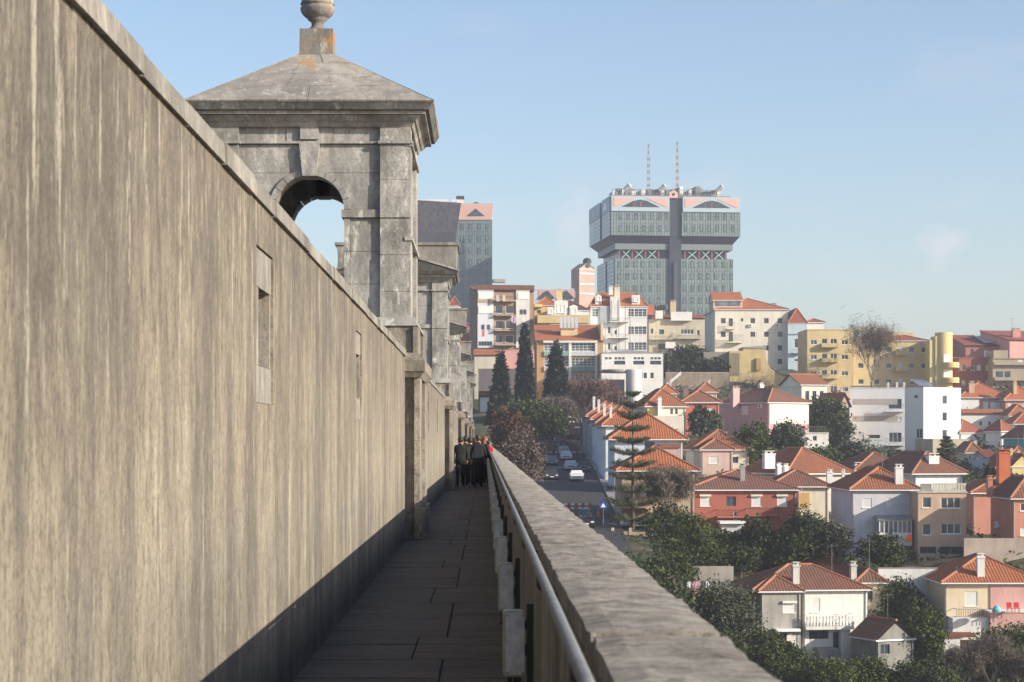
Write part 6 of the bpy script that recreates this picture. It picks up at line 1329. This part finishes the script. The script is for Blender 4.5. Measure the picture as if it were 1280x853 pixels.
# ================================================================== PEOPLE
def person(label, loc, rz, jacket, trousers, hair, h=1.7, arms=((.24, .05, 1.12, .22, .16, .93), (-.24, .04, 1.12, -.23, .14, .92)), lean=0, step=.12, pack=None, longhair=False, face_to=0, skirt=False):
    t = thing('person', label, 'person', loc, rz, 'people walking away along the walkway'); V, E, RR = [], [], []
    def v(x, y, z, r, par=None, r2=None):
        V.append((x * h / 1.7, y * h / 1.7, z * h / 1.7)); RR.append((r, r2 or r))
        if par is not None: E.append((par, len(V) - 1))
        return len(V) - 1
    pel = v(0, 0, .95, .15, None, .12); bel = v(0, lean * .3, 1.12, .17, pel, .13); ch = v(0, lean * .7, 1.30, .20, bel, .15); nb = v(0, lean, 1.46, .06, ch)
    hd = v(0, lean * 1.15, 1.56, .075, nb); hc = v(0, lean * 1.2, 1.64, .085, hd, .095); v(0, lean * 1.2, 1.71, .06, hc)
    for sg, (ex, ey, ez, wx, wy, wz) in zip((1, -1), arms):
        s_ = v(sg * .17, lean * .8, 1.40, .062, ch); e = v(ex, ey + lean * .6, ez, .047, s_); w_ = v(wx, wy, wz, .032, e); pm = v(wx, wy + .03, wz - .07, .030, w_, .018)
        for k in range(4): a_ = v(wx - .025 + k * .017, wy + .045, wz - .12, .009, pm); v(wx - .025 + k * .017, wy + .035, wz - .155 + .006 * abs(k - 1), .007, a_)
        v(wx - sg * .035, wy + .05, wz - .10, .009, w_)
    for sg in (1, -1):
        st = sg * step; hp = v(sg * .09, 0, .88, .095, pel); kn = v(sg * .10, st * .5 + .02, .50, .068, hp); an = v(sg * .10, st - (.04 if st < 0 else 0), .10, .045, kn); v(sg * .11, st + .13, .045, .038, an)
    me = bpy.data.meshes.new('body'); me.from_pydata(V, E, []); o = link('body', me, t); md = o.modifiers.new('skin', 'SKIN'); md.use_smooth_shade = True
    sk = me.skin_vertices[0].data
    for i, r_ in enumerate(RR): sk[i].radius = r_
    sk[0].use_root = True; o.modifiers.new('sub', 'SUBSURF').levels = 1; o.modifiers['sub'].render_levels = 1
    dg = bpy.context.evaluated_depsgraph_get(); ev = bpy.data.meshes.new_from_object(o.evaluated_get(dg)); o.modifiers.clear(); o.data = ev
    SK = plain('skin', (.42, .24, .17), .6, 0, .05)
    for m_ in (jacket, trousers, SK, BLACK): ev.materials.append(m_)
    k = h / 1.7
    for p in ev.polygons:
        z = p.center.z / k; x = abs(p.center.x / k)
        p.material_index = 2 if (z > 1.475 and x < .13) else (3 if z < .085 else (1 if z < .88 and x < .19 else (2 if (x > .17 and z < min(arms[0][5], arms[1][5]) + .0) else 0)))
        p.use_smooth = True
    hy = lean * 1.2 * k; hz = 1.64 * k; hb = MB(); n = 14; fd = -1   # the back of the head is towards -y when walking away
    for i in range(7):
        for j in range(n):
            a0, a1 = math.pi * i / 9, math.pi * (i + 1) / 9; b0, b1 = 2 * math.pi * j / n, 2 * math.pi * (j + 1) / n
            def q(a, b): return (.095 * k * math.sin(a) * math.cos(b), hy - .012 + .108 * k * math.sin(a) * math.sin(b), hz + .118 * k * math.cos(a) * (1 if a < 1.57 else (1.6 if longhair else 1.1)))
            if i >= 3 and math.sin((b0 + b1) / 2) > .25: continue
            hb.face([q(a0, b0), q(a1, b0), q(a1, b1), q(a0, b1)])
    if longhair: hb.frustum((-.07, .07, hy - .115, hy - .03), (-.09, .09, hy - .12, hy - .02), 1.36 * k, 1.62 * k)
    hb.build('hair', hair, t, True)
    fb = MB(); fy = hy + .092 * k
    for sg in (-1, 1): fb.box(sg * .032 - .011, sg * .032 + .011, fy - .01, fy + .004, hz - .012, hz + .002)
    fb.box(-.022, .022, fy - .012, fy + .002, hz - .068, hz - .058); fb.build('eyes_and_mouth', DARKM, t); MB().frustum((-.016, .016, fy - .02, fy + .022), (-.006, .006, fy - .02, fy + .006), hz - .045, hz - .005).build('nose', SK, t)
    for sg in (-1, 1): MB().box(sg * .088 * k - .008, sg * .088 * k + .008, hy - .015, hy + .02, hz - .04, hz + .015).build('ear', SK, t)
    mbj = MB(); mbj.lathe([(.185, .80 * k), (.19, .95 * k), (.175, 1.12 * k)], n=14); mbj.v = [(x, y * .74, z) for x, y, z in mbj.v]; mbj.build('jacket_hem', jacket, t, True)
    if pack: MB().frustum((-.15, .15, lean * .6 - .30, lean * .6 - .12), (-.12, .12, lean * .8 - .24, lean * .8 - .12), .98 * k, 1.40 * k).build('backpack', pack, t)
    return t
cj = plain('black_jacket', (.008, .008, .010), .95, 0, .1); cn = plain('navy_jacket', (.011, .012, .019), .95, 0, .1); cb_ = plain('brown_coat', (.022, .015, .012), .95, 0, .1); cred = plain('red_jacket', (.55, .03, .06), .8); tr = plain('dark_trousers', (.007, .007, .009), .95, 0, .1); tj = plain('jeans', (.02, .03, .05), .9)
hbk = plain('dark_hair', (.012, .01, .009), .6); hrd = plain('auburn_hair', (.16, .05, .025), .6); hbr = plain('brown_hair', (.045, .025, .015), .6); bpk = plain('grey_backpack', (.03, .03, .036), .95)
ZP = ZF
person('Person in a bulky black jacket walking away, nearest the plaster wall', (-.83, 68.5, ZP), 0, cj, tr, hbk, 1.70, step=.16)
person('Person in black with a grey backpack, second from the plaster wall', (-.52, 70.0, ZP), .1, cj, tr, hbk, 1.68, pack=bpk, step=-.14)
person('Person in dark coat holding a pale paper, middle of the walking group', (-.36, 72.0, ZP), -.1, cn, tj, hbr, 1.66, step=.1)
person('Tall person in a dark navy jacket seen from behind, third from the parapet', (-.22, 67.5, ZP), 0, cn, tr, hbr, 1.76, step=.18, pack=cn)
person('Auburn haired person in brown coat turning towards the parapet', (-.04, 70.8, ZP), -1.0, cb_, tr, hrd, 1.72, longhair=True, lean=.05)
person('Small person in a red jacket beside the parapet, half hidden', (.10, 75.0, ZP), -.6, cred, tr, hbk, 1.60, lean=.08)
person('Stocky person in black between the plaster wall and the grey backpack', (-.70, 72.5, ZP), .2, cj, tr, hbk, 1.72, step=-.1)
person('Person in dark blue jacket in the back of the walking group by the parapet', (-.13, 73.5, ZP), -.2, cn, tj, hbk, 1.74, step=.12)
t = person('Distant dark clothed pedestrian crossing the street by the parked cars', ((692.5 - VX) * 305 / F, 305, street_z(305)[1]), 1.4, cj, tr, hbk, 1.75, step=.2); del t['group']
# ================================================================== HAZE
m = bpy.data.materials.new('haze_air'); m.use_nodes = True; nt = m.node_tree; nt.nodes.remove(nt.nodes['Principled BSDF'])
v = nt.nodes.new('ShaderNodeVolumePrincipled'); v.inputs['Color'].default_value = (.84, .88, 1, 1); v.inputs['Density'].default_value = .00032; v.inputs['Anisotropy'].default_value = .2
nt.links.new(v.outputs[0], nt.nodes['Material Output'].inputs['Volume']); o = MB().box(-3200, 3200, -120, 3400, -48, 98).build('haze', m); tag(o, kind='stuff')
